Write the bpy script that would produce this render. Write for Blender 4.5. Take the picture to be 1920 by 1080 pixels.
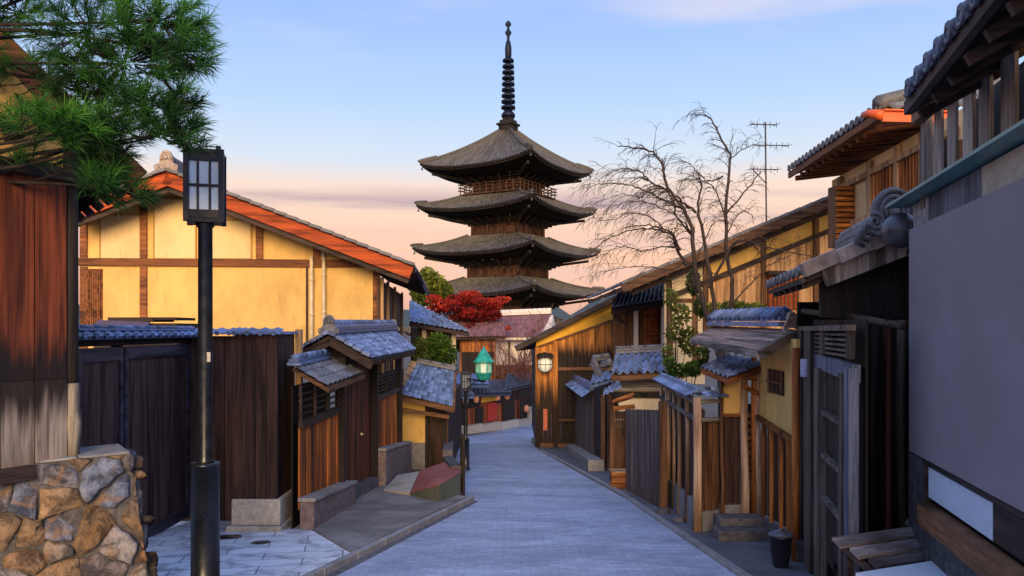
import bpy, math, random
from mathutils import Vector, Matrix
V = Vector
R = math.radians
scene = bpy.context.scene
for o in list(bpy.data.objects):
    bpy.data.objects.remove(o, do_unlink=True)
col = scene.collection
rng = random.Random(7)

# ---------------------------------------------------------------- camera
F = 1920 * 28.0 / 36.0          # focal length in photo pixels; eye at the origin, looking along +Y
HY = 620.0                      # image row of the horizon
cd = bpy.data.cameras.new("camera")
cd.lens = 28.0
cd.sensor_width = 36.0
cd.shift_y = (HY - 540.0) / 1920.0
cd.clip_start = 0.05
cd.clip_end = 9000.0
cam = bpy.data.objects.new("camera", cd)
cam.rotation_euler = (R(90), 0, 0)
col.objects.link(cam)
scene.camera = cam

# ---------------------------------------------------------------- sky, sun, exposure
SUN_EL, SUN_AZ = R(14), R(179)          # low sun behind the viewer
world = bpy.data.worlds.new("World")
scene.world = world
world.use_nodes = True
wn = world.node_tree
wn.nodes.clear()
def wnode(t, **kw):
    n = wn.nodes.new(t)
    for k, v in kw.items():
        setattr(n, k, v)
    return n
wl = wn.links.new
w_out = wnode("ShaderNodeOutputWorld")
w_add = wnode("ShaderNodeAddShader")
w_bg1 = wnode("ShaderNodeBackground")
w_bg2 = wnode("ShaderNodeBackground")
w_sky = wnode("ShaderNodeTexSky", sky_type='NISHITA', sun_disc=False)
w_sky.sun_elevation = SUN_EL
w_sky.sun_rotation = SUN_AZ
w_bg1.inputs[1].default_value = 0.012
w_bg2.inputs[1].default_value = 1.0
wl(w_sky.outputs[0], w_bg1.inputs[0])
w_tc = wnode("ShaderNodeTexCoord")
w_sep = wnode("ShaderNodeSeparateXYZ")
wl(w_tc.outputs["Generated"], w_sep.inputs[0])
w_ramp = wnode("ShaderNodeValToRGB")
cr = w_ramp.color_ramp
stops = [(0.0, (.62, .34, .27)), (.055, (.88, .47, .34)), (.10, (.94, .54, .35)), (.135, (.93, .60, .44)), (.175, (.90, .68, .56)),
         (.205, (.66, .72, .82)), (.27, (.47, .64, .91)), (.37, (.33, .50, .90)), (.6, (.36, .54, 1.02)), (1.0, (.42, .60, 1.12))]
while len(cr.elements) < len(stops):
    cr.elements.new(0.5)
for e, (p, c) in zip(cr.elements, stops):
    e.position = p
    e.color = (*c, 1)
wl(w_sep.outputs["Z"], w_ramp.inputs[0])
# cloud bands: noise on the view direction, stretched flat
def cloud(scale, zs, lo, hi, loc):
    mp = wnode("ShaderNodeMapping")
    mp.inputs["Scale"].default_value = (scale, scale, scale * zs)
    mp.inputs["Location"].default_value = loc
    wl(w_tc.outputs["Generated"], mp.inputs[0])
    nz = wnode("ShaderNodeTexNoise")
    nz.inputs["Scale"].default_value = 1.0
    nz.inputs["Detail"].default_value = 5
    nz.inputs["Roughness"].default_value = .5
    wl(mp.outputs[0], nz.inputs[0])
    mr = wnode("ShaderNodeMapRange", interpolation_type='SMOOTHSTEP')
    mr.inputs[1].default_value = lo
    mr.inputs[2].default_value = hi
    wl(nz.outputs[0], mr.inputs[0])
    return mr.outputs[0]
def band(a, b, c, d):
    r = wnode("ShaderNodeValToRGB")
    e = r.color_ramp.elements
    e[0].position, e[0].color = a, (0, 0, 0, 1)
    e[1].position, e[1].color = d, (0, 0, 0, 1)
    for p in (b, c):
        x = e.new(p)
        x.color = (1, 1, 1, 1)
    wl(w_sep.outputs["Z"], r.inputs[0])
    return r.outputs[0]
def wmul(a, b, k=1.0):
    m = wnode("ShaderNodeMath", operation='MULTIPLY')
    wl(a, m.inputs[0])
    wl(b, m.inputs[1])
    m2 = wnode("ShaderNodeMath", operation='MULTIPLY')
    wl(m.outputs[0], m2.inputs[0])
    m2.inputs[1].default_value = k
    return m2.outputs[0]
def wmix(fac, a, c):
    m = wnode("ShaderNodeMix", data_type='RGBA')
    wl(fac, m.inputs[0])
    wl(a, m.inputs[6])
    m.inputs[7].default_value = (*c, 1)
    return m.outputs[2]
sky_c = w_ramp.outputs[0]
sky_c = wmix(wmul(cloud(1.6, 13, .40, .56, (3.1, 1.7, .35)), band(.125, .14, .158, .18), 1.0), sky_c, (.52, .36, .37))
sky_c = wmix(wmul(cloud(2.2, 14, .44, .60, (.4, 4.0, 2.2)), band(.05, .075, .12, .15), .8), sky_c, (.80, .50, .42))
sky_c = wmix(wmul(cloud(2.0, 7, .50, .78, (6.3, 2.0, 1.3)), band(.30, .345, .46, .6), .75), sky_c, (.74, .70, .80))
wl(sky_c, w_bg2.inputs[0])
wl(w_bg1.outputs[0], w_add.inputs[0])
wl(w_bg2.outputs[0], w_add.inputs[1])
wl(w_add.outputs[0], w_out.inputs[0])

sd = bpy.data.lights.new("sun", 'SUN')
sd.energy = 4.2
sd.angle = R(28)
sd.color = (1.0, .70, .38)
sun = bpy.data.objects.new("sun", sd)
# sun_rotation: clockwise from +Y seen from above
sv = V((math.sin(SUN_AZ) * math.cos(SUN_EL), math.cos(SUN_AZ) * math.cos(SUN_EL), math.sin(SUN_EL)))
sun.rotation_euler = sv.to_track_quat('Z', 'Y').to_euler()
sun.location = sv * 30
col.objects.link(sun)
scene.view_settings.view_transform = 'Standard'
scene.view_settings.look = 'None'
scene.view_settings.exposure = 0.08
scene.view_settings.gamma = 1.0
scene.render.engine = 'CYCLES'
scene.cycles.use_denoising = True
scene.cycles.max_bounces = 6
scene.cycles.diffuse_bounces = 3
scene.cycles.glossy_bounces = 2
scene.cycles.transmission_bounces = 3
scene.cycles.sample_clamp_indirect = 4.0

# ---------------------------------------------------------------- geometry helpers
def P(px, py, Y):
    """the 3D point at depth Y seen at photo pixel (px, py)"""
    return V(((px - 960.0) / F * Y, Y, (HY - py) / F * Y))
def gz(Y):
    """height of the sloping lane at distance Y"""
    if Y < 36:
        return -(1.95 + .0815 * Y)
    t = min(Y, 50.0) - 36
    return -(1.95 + .0815 * 36) - (.0815 * t - .0815 * t * t / 28.0)
Z = V((0, 0, 1))

class MB:
    def __init__(s):
        s.v, s.f, s.r, s.sm = [], [], [], []
    def add(s, verts, faces, r=None, smooth=False):
        b = len(s.v)
        if r is None:
            r = rng.random()
        s.v += [tuple(v) for v in verts]
        for f in faces:
            s.f.append([i + b for i in f])
            s.r.append(r)
            s.sm.append(smooth)
        return s
    def hexa(s, a, b, r=None):
        """two matching quads joined"""
        vs = [V(p) for p in list(a) + list(b)]
        n = (vs[1] - vs[0]).cross(vs[3] - vs[0])
        fs = [(3, 2, 1, 0), (4, 5, 6, 7), (0, 1, 5, 4), (1, 2, 6, 5), (2, 3, 7, 6), (3, 0, 4, 7)]
        if n.dot(vs[4] - vs[0]) < 0:
            fs = [f[::-1] for f in fs]
        return s.add(vs, fs, r)
    def box(s, c, hx, hy, hz, r=None):
        """centre and half-axis vectors (or half sizes)"""
        c = V(c)
        hx = V((hx, 0, 0)) if not isinstance(hx, Vector) else hx
        hy = V((0, hy, 0)) if not isinstance(hy, Vector) else hy
        hz = V((0, 0, hz)) if not isinstance(hz, Vector) else hz
        a = [c - hx - hy - hz, c + hx - hy - hz, c + hx + hy - hz, c - hx + hy - hz]
        b = [p + hz * 2 for p in a]
        return s.hexa(a, b, r)
    def beam(s, a, b, w, h, up=Z, r=None):
        a, b = V(a), V(b)
        d = (b - a).normalized()
        sx = d.cross(up)
        if sx.length < 1e-4:
            sx = V((1, 0, 0))
        sx.normalize()
        uz = sx.cross(d).normalized()
        return s.box((a + b) / 2, (b - a) / 2, sx * w / 2, uz * h / 2, r)
    def slab(s, q, t, r=None):
        q = [V(p) for p in q]
        n = (q[1] - q[0]).cross(q[3] - q[0]).normalized()
        if n.z < 0:
            n = -n
        return s.hexa([p - n * t for p in q], q, r)
    def prism(s, poly, vec, r=None):
        n = len(poly)
        a = [V(p) for p in poly]
        b = [p + V(vec) for p in a]
        nn = V((0, 0, 0))
        for i in range(n):
            nn += a[i].cross(a[(i + 1) % n])
        fs = [list(range(n))[::-1], list(range(n, 2 * n))] + [(i, (i + 1) % n, n + (i + 1) % n, n + i) for i in range(n)]
        if nn.dot(V(vec)) < 0:
            fs = [list(f)[::-1] for f in fs]
        return s.add(a + b, fs, r)
    def tube(s, pts, rad, n=8, r=None, cap=True, smooth=True):
        pts = [V(p) for p in pts]
        if not hasattr(rad, '__len__'):
            rad = [rad] * len(pts)
        vs, fs = [], []
        u = None
        for i, p in enumerate(pts):
            d = (pts[min(i + 1, len(pts) - 1)] - pts[max(i - 1, 0)])
            if d.length < 1e-9:
                d = V((0, 0, 1))
            d.normalize()
            if u is None:
                u = d.orthogonal().normalized()
            else:
                u = u - d * u.dot(d)
                if u.length < 1e-6:
                    u = d.orthogonal()
                u.normalize()
            w = d.cross(u)
            for k in range(n):
                a = 2 * math.pi * k / n
                vs.append(p + (u * math.cos(a) + w * math.sin(a)) * rad[i])
        for i in range(len(pts) - 1):
            for k in range(n):
                k2 = (k + 1) % n
                fs.append((i * n + k, i * n + k2, (i + 1) * n + k2, (i + 1) * n + k))
        if cap:
            fs.append(tuple(range(n))[::-1])
            fs.append(tuple(range((len(pts) - 1) * n, len(pts) * n)))
        return s.add(vs, fs, r, smooth)
    def lathe(s, c, prof, n=16, axis=Z, r=None, smooth=True, phase=0.0):
        c, axis = V(c), V(axis).normalized()
        u = axis.orthogonal().normalized()
        if abs(axis.z) > .99:
            u = V((1, 0, 0))
        w = axis.cross(u)
        vs, fs = [], []
        for (rr, z) in prof:
            for k in range(n):
                a = 2 * math.pi * (k + phase) / n
                vs.append(c + axis * z + (u * math.cos(a) + w * math.sin(a)) * max(rr, 1e-4))
        m = len(prof)
        for i in range(m - 1):
            for k in range(n):
                k2 = (k + 1) % n
                fs.append((i * n + k, i * n + k2, (i + 1) * n + k2, (i + 1) * n + k))
        fs.append(tuple(range(n))[::-1])
        fs.append(tuple(range((m - 1) * n, m * n)))
        return s.add(vs, fs, r, smooth)
    def build(s, name, mat, parent=None, loc=None, bevel=0):
        me = bpy.data.meshes.new(name)
        if parent is not None:
            base = V(parent.get("_o", (0, 0, 0)))
        else:
            base = V(loc) if loc is not None else V((0, 0, 0))
        me.from_pydata([V(v) - base for v in s.v], [], s.f)
        me.polygons.foreach_set("use_smooth", s.sm)
        at = me.attributes.new("rnd", 'FLOAT', 'FACE')
        at.data.foreach_set("value", s.r)
        me.materials.append(mat)
        me.update()
        o = bpy.data.objects.new(name, me)
        col.objects.link(o)
        if parent is not None:
            o.parent = parent
        else:
            o.location = base
        o["_o"] = tuple(base)
        if bevel:
            b = o.modifiers.new("bevel", 'BEVEL')
            b.width = bevel
            b.segments = 2
            b.limit_method = 'ANGLE'
        return o

def tag(o, label=None, cat=None, group=None, kind=None):
    for k, v in (("label", label), ("category", cat), ("group", group), ("kind", kind)):
        if v:
            o[k] = v
    return o
def thing(name, label, cat, loc, group=None):
    o = bpy.data.objects.new(name, None)
    o.empty_display_size = .2
    o.location = loc
    o["_o"] = tuple(loc)
    col.objects.link(o)
    return tag(o, label, cat, group)

class Plane:
    """a vertical plane through ground point O along direction d; n faces the viewer"""
    def __init__(s, O, d):
        s.O = V((O[0], O[1]))
        s.d = V((d[0], d[1])).normalized()
        s.n = V((s.d.y, -s.d.x))
        if s.n.dot(-s.O) < 0:
            s.n = -s.n
        s.d3, s.n3 = V((s.d.x, s.d.y, 0)), V((s.n.x, s.n.y, 0))
    def pt(s, px, py, out=0.0):
        k = (px - 960.0) / F
        o = s.O + s.n * out
        t = (k * o.y - o.x) / (s.d.x - k * s.d.y)
        Y = o.y + t * s.d.y
        return P(px, py, Y)
    def at(s, px, z, out=0.0):
        p = s.pt(px, HY, out)
        return V((p.x, p.y, z))
    def z(s, px, py, out=0.0):
        return s.pt(px, py, out).z
    def rect(s, mb, x0, y0, x1, y1, t=.05, out=0.0, r=None):
        """upright rectangle between two photo columns, proud of the plane by out, thickness t"""
        xm = (x0 + x1) / 2
        z0, z1 = s.z(xm, y0), s.z(xm, y1)
        return s.rectz(mb, x0, x1, z0, z1, t, out, r)
    def rectz(s, mb, x0, x1, z0, z1, t=.05, out=0.0, r=None):
        a, b = s.at(x0, 0), s.at(x1, 0)
        c = (a + b) / 2 + s.n3 * (out + t / 2)
        c.z = (z0 + z1) / 2
        return mb.box(c, (b - a) / 2, s.n3 * t / 2, Z * (abs(z1 - z0) / 2), r)
    def beam(s, mb, p, q, w, t=.05, out=0.0, r=None):
        a, b = s.pt(*p), s.pt(*q)
        return mb.beam(a + s.n3 * (out + t / 2), b + s.n3 * (out + t / 2), t, w, up=(b - a).cross(s.n3).normalized(), r=r)
    def poly(s, mb, pts, t=.05, out=0.0, r=None):
        return mb.prism([s.pt(*p) + s.n3 * out for p in pts], s.n3 * t, r)
    def boards(s, mb, x0, x1, z0, z1, w, t=.02, out=0.0, gap=.006, jit=.006):
        """upright boards between two photo columns; z0, z1 numbers or functions of the board's point"""
        a, b = s.at(x0, 0), s.at(x1, 0)
        L = (b - a).length
        n = max(1, round(L / w))
        u = (b - a) / L
        w = L / n
        for i in range(n):
            c = a + u * (w * (i + .5)) + s.n3 * (out + t / 2 + rng.uniform(-jit, jit) / 2)
            za = z0(c) if callable(z0) else z0
            zb = z1(c) if callable(z1) else z1
            mb.box(V((c.x, c.y, (za + zb) / 2)), u * (w - gap) / 2, s.n3 * t / 2, Z * (abs(zb - za) / 2))
        return mb

def tiles(mb, E0, E1, R1, R0, nc, nr, amp=.03, lift=.02, seg=6, bump=.0):
    """a pan-tiled roof slope: E0-E1 the eave, R0-R1 the ridge"""
    E0, E1, R1, R0 = map(V, (E0, E1, R1, R0))
    n = (E1 - E0).cross(R0 - E0).normalized()
    if n.z < 0:
        n = -n
    for j in range(nr):
        for c in range(nc):
            r = rng.random()
            vs, fs = [], []
            dz = rng.uniform(-.15, .15) * lift
            for i, (vv, h) in enumerate(((j / nr, -lift * .2), (j / nr, lift + dz), ((j + 1.12) / nr if j < nr - 1 else 1.0, 0.0))):
                vv = min(vv, 1.0)
                for k in range(seg + 1):
                    t = k / seg
                    u = (c + t) / nc
                    p = (E0 * (1 - u) + E1 * u) * (1 - vv) + (R0 * (1 - u) + R1 * u) * vv
                    # a broad trough and a narrow roll
                    q = math.exp(-((t - .5) / .2) ** 2) - .25 * math.cos(2 * math.pi * t)
                    vs.append(p + n * (amp * q + h))
            m = seg + 1
            for i in range(2):
                for k in range(seg):
                    fs.append((i * m + k, i * m + k + 1, (i + 1) * m + k + 1, (i + 1) * m + k))
            mb.add(vs, fs, r, False)
    return mb
def discs(mb, E0, E1, nc, rad, out):
    """round end tiles along an eave"""
    E0, E1 = V(E0), V(E1)
    for c in range(nc):
        p = E0.lerp(E1, (c + .5) / nc)
        mb.lathe(p, [(rad, 0), (rad, .03), (rad * .75, .034), (rad * .7, .025), (.001, .03)], 10, axis=out)
    return mb
def ridge(mb, a, b, w=.2, h=.18, layers=3, roll=.07):
    a, b = V(a), V(b)
    d = (b - a).normalized()
    for i in range(layers):
        ww = w * (1 - .14 * i) + (.03 if i % 2 == 0 else 0)
        zz = h * (i + .5) / layers
        mb.beam(a + Z * zz, b + Z * zz, ww, h / layers * .86)
    L = (b - a).length
    n = max(2, int(L / .3))
    for i in range(n):
        p, q = a + d * (L * i / n), a + d * (L * (i + .96) / n)
        mb.tube([p + Z * (h + roll * .3), q + Z * (h + roll * .3)], [roll, roll * .94], 10)
    return mb
def ridge_end(mb, c, side, s=.3, n=None):
    """ridge-end ornament tile: stepped plate with arch, disc and scroll fins. side: unit vector across, n: outward"""
    c, side = V(c), V(side).normalized()
    n = V(n).normalized() if n is not None else side.cross(Z).normalized()
    pts = [(-.62, -.25), (-.5, .1), (-.36, .28), (-.34, .62), (-.2, .86), (0, .95), (.2, .86), (.34, .62), (.36, .28), (.5, .1), (.62, -.25), (.2, -.1), (-.2, -.1)]
    mb.prism([c + side * (x * s) + Z * (y * s) - n * (.1 * s) for x, y in pts], n * (.2 * s))
    for rr, th, dn in ((.30, .055, .12), (.19, .04, .14)):
        arc = [c + side * (math.cos(a) * rr * s) + Z * ((.52 + math.sin(a) * rr) * s) + n * (dn * s) for a in [R(-30 + 240 * k / 14) for k in range(15)]]
        mb.tube(arc, th * s, 7)
    mb.lathe(c + Z * (.52 * s) + n * (.08 * s), [(.12 * s, 0), (.12 * s, .08 * s), (.06 * s, .12 * s), (.001, .13 * s)], 12, axis=n)
    for sg in (-1, 1):
        sp = []
        for k in range(16):
            a = R(200 + k * 32)
            q = .20 * (1 - k / 19)
            sp.append(c + side * (sg * (.47 + math.cos(a) * q) * s) + Z * ((.0 + math.sin(a) * q) * s) + n * (.12 * s))
        mb.tube(sp, [.055 * s * (1 - k / 22) for k in range(16)], 7)
    return mb

# ---------------------------------------------------------------- materials
class NT:
    def __init__(s, name):
        s.m = bpy.data.materials.new(name)
        s.m.use_nodes = True
        s.t = s.m.node_tree
        s.t.nodes.clear()
        s.out = s.n("ShaderNodeOutputMaterial")
        s.b = s.n("ShaderNodeBsdfPrincipled")
        s.l(s.b.outputs[0], s.out.inputs[0])
        s.tc = s.n("ShaderNodeTexCoord").outputs["Object"]
        s.rnd = s.n("ShaderNodeAttribute", attribute_name="rnd").outputs["Fac"]
    def n(s, t, **kw):
        x = s.t.nodes.new(t)
        for k, v in kw.items():
            setattr(x, k, v)
        return x
    def l(s, a, b):
        s.t.links.new(a, b)
    def set(s, inp, v):
        if hasattr(v, 'is_output'):
            s.l(v, inp)
        elif isinstance(v, tuple) and len(v) == 3 and inp.type == 'RGBA':
            inp.default_value = (*v, 1)
        else:
            inp.default_value = v
    def map(s, sc, vec=None, loc=None):
        m = s.n("ShaderNodeMapping")
        m.inputs["Scale"].default_value = sc
        if loc:
            m.inputs["Location"].default_value = loc
        s.l(vec or s.tc, m.inputs[0])
        return m.outputs[0]
    def noise(s, sc, scale=1.0, detail=5, rough=.6, dist=0.0, off=True):
        v = s.map(sc)
        if off:   # shift the pattern per board
            c = s.n("ShaderNodeCombineXYZ")
            mm = s.math('MULTIPLY', s.rnd, 37.0)
            s.l(mm, c.inputs[0]); s.l(mm, c.inputs[1]); s.l(mm, c.inputs[2])
            a = s.n("ShaderNodeVectorMath", operation='ADD')
            s.l(v, a.inputs[0]); s.l(c.outputs[0], a.inputs[1])
            v = a.outputs[0]
        x = s.n("ShaderNodeTexNoise")
        x.inputs["Scale"].default_value = scale
        x.inputs["Detail"].default_value = detail
        x.inputs["Roughness"].default_value = rough
        x.inputs["Distortion"].default_value = dist
        s.l(v, x.inputs["Vector"])
        return x.outputs[0]
    def math(s, op, a, b=0.0):
        x = s.n("ShaderNodeMath", operation=op)
        s.set(x.inputs[0], a); s.set(x.inputs[1], b)
        return x.outputs[0]
    def rng(s, v, a, b, c=0.0, d=1.0, smooth=True):
        x = s.n("ShaderNodeMapRange", interpolation_type='SMOOTHSTEP' if smooth else 'LINEAR')
        s.l(v, x.inputs[0])
        for i, k in enumerate((a, b, c, d)):
            x.inputs[i + 1].default_value = k
        return x.outputs[0]
    def mix(s, f, a, b, mode='MIX'):
        x = s.n("ShaderNodeMix", data_type='RGBA', blend_type=mode)
        s.set(x.inputs[0], f); s.set(x.inputs[6], a); s.set(x.inputs[7], b)
        return x.outputs[2]
    def vary(s, c, lo=.65, hi=1.3):
        """brightness differs from piece to piece"""
        k = s.rng(s.rnd, 0, 1, lo, hi, False)
        x = s.n("ShaderNodeVectorMath", operation='SCALE')
        s.l(c, x.inputs[0]); s.l(k, x.inputs[3])
        return x.outputs[0]
    def bump(s, h, st=.3, d=.01):
        x = s.n("ShaderNodeBump")
        x.inputs["Strength"].default_value = st
        x.inputs["Distance"].default_value = d
        s.l(h, x.inputs["Height"])
        s.l(x.outputs[0], s.b.inputs["Normal"])
    def done(s, c, rough=.7, spec=.4, metal=0.0):
        s.set(s.b.inputs["Base Color"], c)
        s.set(s.b.inputs["Roughness"], rough)
        s.b.inputs["Specular IOR Level"].default_value = spec
        s.b.inputs["Metallic"].default_value = metal
        return s.m

M = {}
def wood(name, c1, c2, g='v', rough=.7, lo=.7, hi=1.25, stain=None, stain_z=None, bump=.35, sc=1.0):
    """weathered timber: c1 dark grain, c2 light grain; stain a darker/paler wash, stain_z=(z0, z1) where it sets in (object heights)"""
    t = NT(name)
    s = (26 * sc, 26 * sc, 1.3 * sc) if g == 'v' else (1.6 * sc, 1.6 * sc, 30 * sc)
    n1 = t.noise(s, 1.0, 6, .65, .6)
    s2 = (5 * sc, 5 * sc, .45 * sc) if g == 'v' else (.5 * sc, .5 * sc, 6 * sc)
    n2 = t.noise(s2, 1.0, 4, .6, .3)
    f = t.rng(n1, .32, .72)
    c = t.mix(f, c1, c2)
    c = t.mix(t.rng(n2, .44, .68, 0, .88), c, tuple(k * .25 for k in c1))
    n3 = t.noise((60 * sc, 60 * sc, 2.2 * sc) if g == 'v' else (3 * sc, 3 * sc, 70 * sc), 1.0, 3, .6, .3)
    c = t.mix(t.rng(n3, .55, .75, 0, .7), c, tuple(k * .3 for k in c1))
    c = t.mix(t.rng(n2, .25, .42, .45, 0), c, tuple(min(1, k * 1.35) for k in c2))
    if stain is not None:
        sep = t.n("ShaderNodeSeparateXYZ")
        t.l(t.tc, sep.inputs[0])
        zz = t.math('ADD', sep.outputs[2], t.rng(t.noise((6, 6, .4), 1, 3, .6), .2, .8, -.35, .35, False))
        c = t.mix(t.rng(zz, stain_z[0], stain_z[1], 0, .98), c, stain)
    c = t.vary(c, lo, hi)
    t.bump(n1, bump, .012)
    return t.done(c, t.rng(n1, .3, .7, rough - .1, min(1, rough + .15)), .3)
def plaster(name, c, var=.25, dirt=(.25, .17, .08), da=.35, bump=.12):
    t = NT(name)
    n1 = t.noise((1.3, 1.3, .7), 1, 5, .62, .4, False)
    n2 = t.noise((9, 9, 2.2), 1, 5, .6, 0, False)
    n3 = t.noise((120, 120, 120), 1, 3, .6, 0, False)
    cc = t.mix(t.rng(n1, .3, .72), tuple(k * (1 - var) for k in c), tuple(min(1, k * (1 + var * .5)) for k in c))
    cc = t.mix(t.rng(n2, .55, .8, 0, da), cc, dirt)
    t.bump(n3, bump, .004)
    return t.done(cc, .85, .2)
def rooftile(name, c, rough=.4, lo=.72, hi=1.3, moss=.22, spec=.5):
    t = NT(name)
    n1 = t.noise((7, 7, 7), 1, 5, .65)
    n2 = t.noise((40, 40, 40), 1, 3, .6)
    cc = t.mix(t.rng(n1, .3, .75), tuple(k * .6 for k in c), tuple(min(1, k * 1.35) for k in c))
    cc = t.mix(t.rng(n2, .58, .8, 0, moss), cc, (.20, .20, .17))
    cc = t.vary(cc, lo, hi)
    t.bump(n2, .15, .006)
    return t.done(cc, t.rng(n1, .3, .7, rough, rough + .22), spec)
def stone(name, c1, c2, sc=6, rough=.85, vary=(.8, 1.2), bump=.4, dirt=(.07, .065, .05)):
    t = NT(name)
    n1 = t.noise((sc, sc, sc), 1, 7, .68, .5)
    n2 = t.noise((sc * 7, sc * 7, sc * 7), 1, 4, .65)
    n3 = t.noise((1.1, 1.1, 1.1), 1, 4, .6, 0, False)
    c = t.mix(t.rng(n1, .33, .7), c1, c2)
    c = t.mix(t.rng(n2, .5, .85, 0, .5), c, tuple(k * .4 for k in c1))
    c = t.mix(t.rng(n3, .52, .75, 0, .55), c, dirt)
    c = t.vary(c, *vary)
    t.bump(t.math('ADD', n1, t.math('MULTIPLY', n2, .4)), bump, .02)
    return t.done(c, rough, .3)
def plain(name, c, rough=.5, metal=0.0, spec=.5, var=.3, sc=8, lo=.9, hi=1.1):
    t = NT(name)
    n1 = t.noise((sc, sc, sc), 1, 5, .65)
    cc = t.mix(t.rng(n1, .3, .75), tuple(k * (1 - var) for k in c), tuple(min(1, k * (1 + var)) for k in c))
    cc = t.vary(cc, lo, hi)
    t.bump(n1, .06, .005)
    return t.done(cc, t.rng(n1, .3, .7, max(0, rough - .08), min(1, rough + .1)), spec, metal)
def leafmat(name, stops, transl=.35, rough=.55):
    t = NT(name)
    r = t.n("ShaderNodeValToRGB")
    e = r.color_ramp.elements
    while len(e) < len(stops):
        e.new(.5)
    for x, (p, c) in zip(e, stops):
        x.position, x.color = p, (*c, 1)
    t.l(t.rnd, r.inputs[0])
    t.done(r.outputs[0], rough, .25)
    tr = t.n("ShaderNodeBsdfTranslucent")
    t.l(r.outputs[0], tr.inputs[0])
    mx = t.n("ShaderNodeMixShader")
    mx.inputs[0].default_value = transl
    t.l(t.b.outputs[0], mx.inputs[1]); t.l(tr.outputs[0], mx.inputs[2])
    t.l(mx.outputs[0], t.out.inputs[0])
    return t.m
def glow(name, c, e):
    t = NT(name)
    t.done(c, .4, .4)
    t.b.inputs["Emission Color"].default_value = (*c, 1)
    t.b.inputs["Emission Strength"].default_value = e
    return t.m

M['slat_wood'] = wood('slat_wood', (.17, .13, .105), (.50, .41, .34), lo=.7, hi=1.25)  # paler than grey wood; light on slats and bargeboards is put into the colour
M['pier_wood'] = wood('pier_wood', (.026, .013, .010), (.085, .044, .034), lo=.6, hi=1.4)
M['dark_wood'] = wood('dark_wood', (.035, .017, .012), (.12, .058, .042), lo=.6, hi=1.4)
M['dark_wood_h'] = wood('dark_wood_h', (.03, .02, .018), (.09, .055, .045), g='h')
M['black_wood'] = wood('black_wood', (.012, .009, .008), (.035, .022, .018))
M['gate_wood'] = wood('gate_wood', (.06, .030, .026), (.16, .082, .070), lo=.85, hi=1.15, rough=.55)
M['gate_rail'] = wood('gate_rail', (.06, .045, .06), (.13, .10, .13), g='h', rough=.55)
M['red_wood'] = wood('red_wood', (.13, .030, .010), (.42, .12, .03), lo=.5, hi=1.4, sc=.9)
M['orange_wood'] = wood('orange_wood', (.22, .06, .012), (.62, .22, .05), lo=.55, hi=1.3)
M['orange_wood_h'] = wood('orange_wood_h', (.20, .06, .014), (.55, .20, .05), g='h')
M['brown_wood'] = wood('brown_wood', (.09, .038, .018), (.26, .12, .05), lo=.6, hi=1.35)
M['brown_wood_h'] = wood('brown_wood_h', (.10, .045, .022), (.27, .13, .06), g='h')
M['grey_wood'] = wood('grey_wood', (.09, .075, .07), (.26, .22, .20), lo=.65, hi=1.3)
M['grey_wood_h'] = wood('grey_wood_h', (.09, .075, .07), (.28, .24, .22), g='h')
M['blue_wood'] = wood('blue_wood', (.09, .10, .14), (.22, .24, .31), lo=.8, hi=1.2)
M['pale_wood'] = wood('pale_wood', (.35, .20, .09), (.66, .42, .22), lo=.8, hi=1.2)
M['bark_log'] = wood('bark_log', (.24, .13, .07), (.72, .49, .32), lo=.8, hi=1.2, sc=.7, bump=.8)
M['vermilion'] = wood('vermilion', (.36, .05, .012), (.66, .13, .025), g='h', lo=.85, hi=1.1, bump=.2)
M['rust_wood'] = wood('rust_wood', (.16, .05, .02), (.40, .15, .05), g='h')
M['yellow_plaster'] = plaster('yellow_plaster', (.79, .50, .17), .2)
M['panel_plaster'] = plaster('panel_plaster', (.84, .62, .32), .15)
M['ochre_plaster'] = plaster('ochre_plaster', (.80, .50, .16), .25)
M['cream_plaster'] = plaster('cream_plaster', (.76, .64, .46), .2)
M['white_plaster'] = plaster('white_plaster', (.80, .70, .62), .15)
M['gold_paint'] = plaster('gold_paint', (.85, .46, .06), .15)
M['blue_tile'] = rooftile('blue_tile', (.15, .21, .37), .38, lo=.5, hi=1.45, moss=.6)
M['grey_tile'] = rooftile('grey_tile', (.15, .15, .165), .5)
M['pagoda_tile'] = rooftile('pagoda_tile', (.105, .10, .097), .75, spec=.2, lo=.7, hi=1.3)
M['brown_tile'] = rooftile('brown_tile', (.42, .33, .28), .6, spec=.3)
M['red_tile'] = rooftile('red_tile', (.24, .12, .13), .6, spec=.3)
M['dark_tile'] = rooftile('dark_tile', (.05, .06, .085), .3)
M['bark_roof'] = wood('bark_roof', (.22, .14, .11), (.50, .35, .28), g='h', lo=.85, hi=1.15)
M['iron'] = plain('iron', (.010, .012, .018), .32, 0, .5)
M['steel_blue'] = plain('steel_blue', (.005, .012, .034), .45, 0, .25)
M['copper_green'] = plain('copper_green', (.02, .34, .26), .45, 0, .5, .35)
M['orange_gutter'] = plain('orange_gutter', (.80, .13, .03), .4, 0, .4, .15)
M['pipe'] = plain('pipe', (.72, .60, .40), .5, 0, .4, .15)
M['kerb_stone'] = stone('kerb_stone', (.20, .20, .21), (.30, .30, .32), 12, vary=(.93, 1.07), bump=.1)
M['granite'] = stone('granite', (.34, .31, .27), (.52, .49, .44), 14, bump=.15)
M['fieldstone'] = stone('fieldstone', (.16, .11, .07), (.42, .33, .24), 7, vary=(.55, 1.5))
M['mortar'] = stone('mortar', (.06, .052, .048), (.14, .125, .115), 20)
M['concrete'] = stone('concrete', (.20, .19, .19), (.33, .31, .30), 9, bump=.12)
M['dark_stone'] = stone('dark_stone', (.07, .065, .07), (.16, .145, .15), 9, bump=.3)
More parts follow.
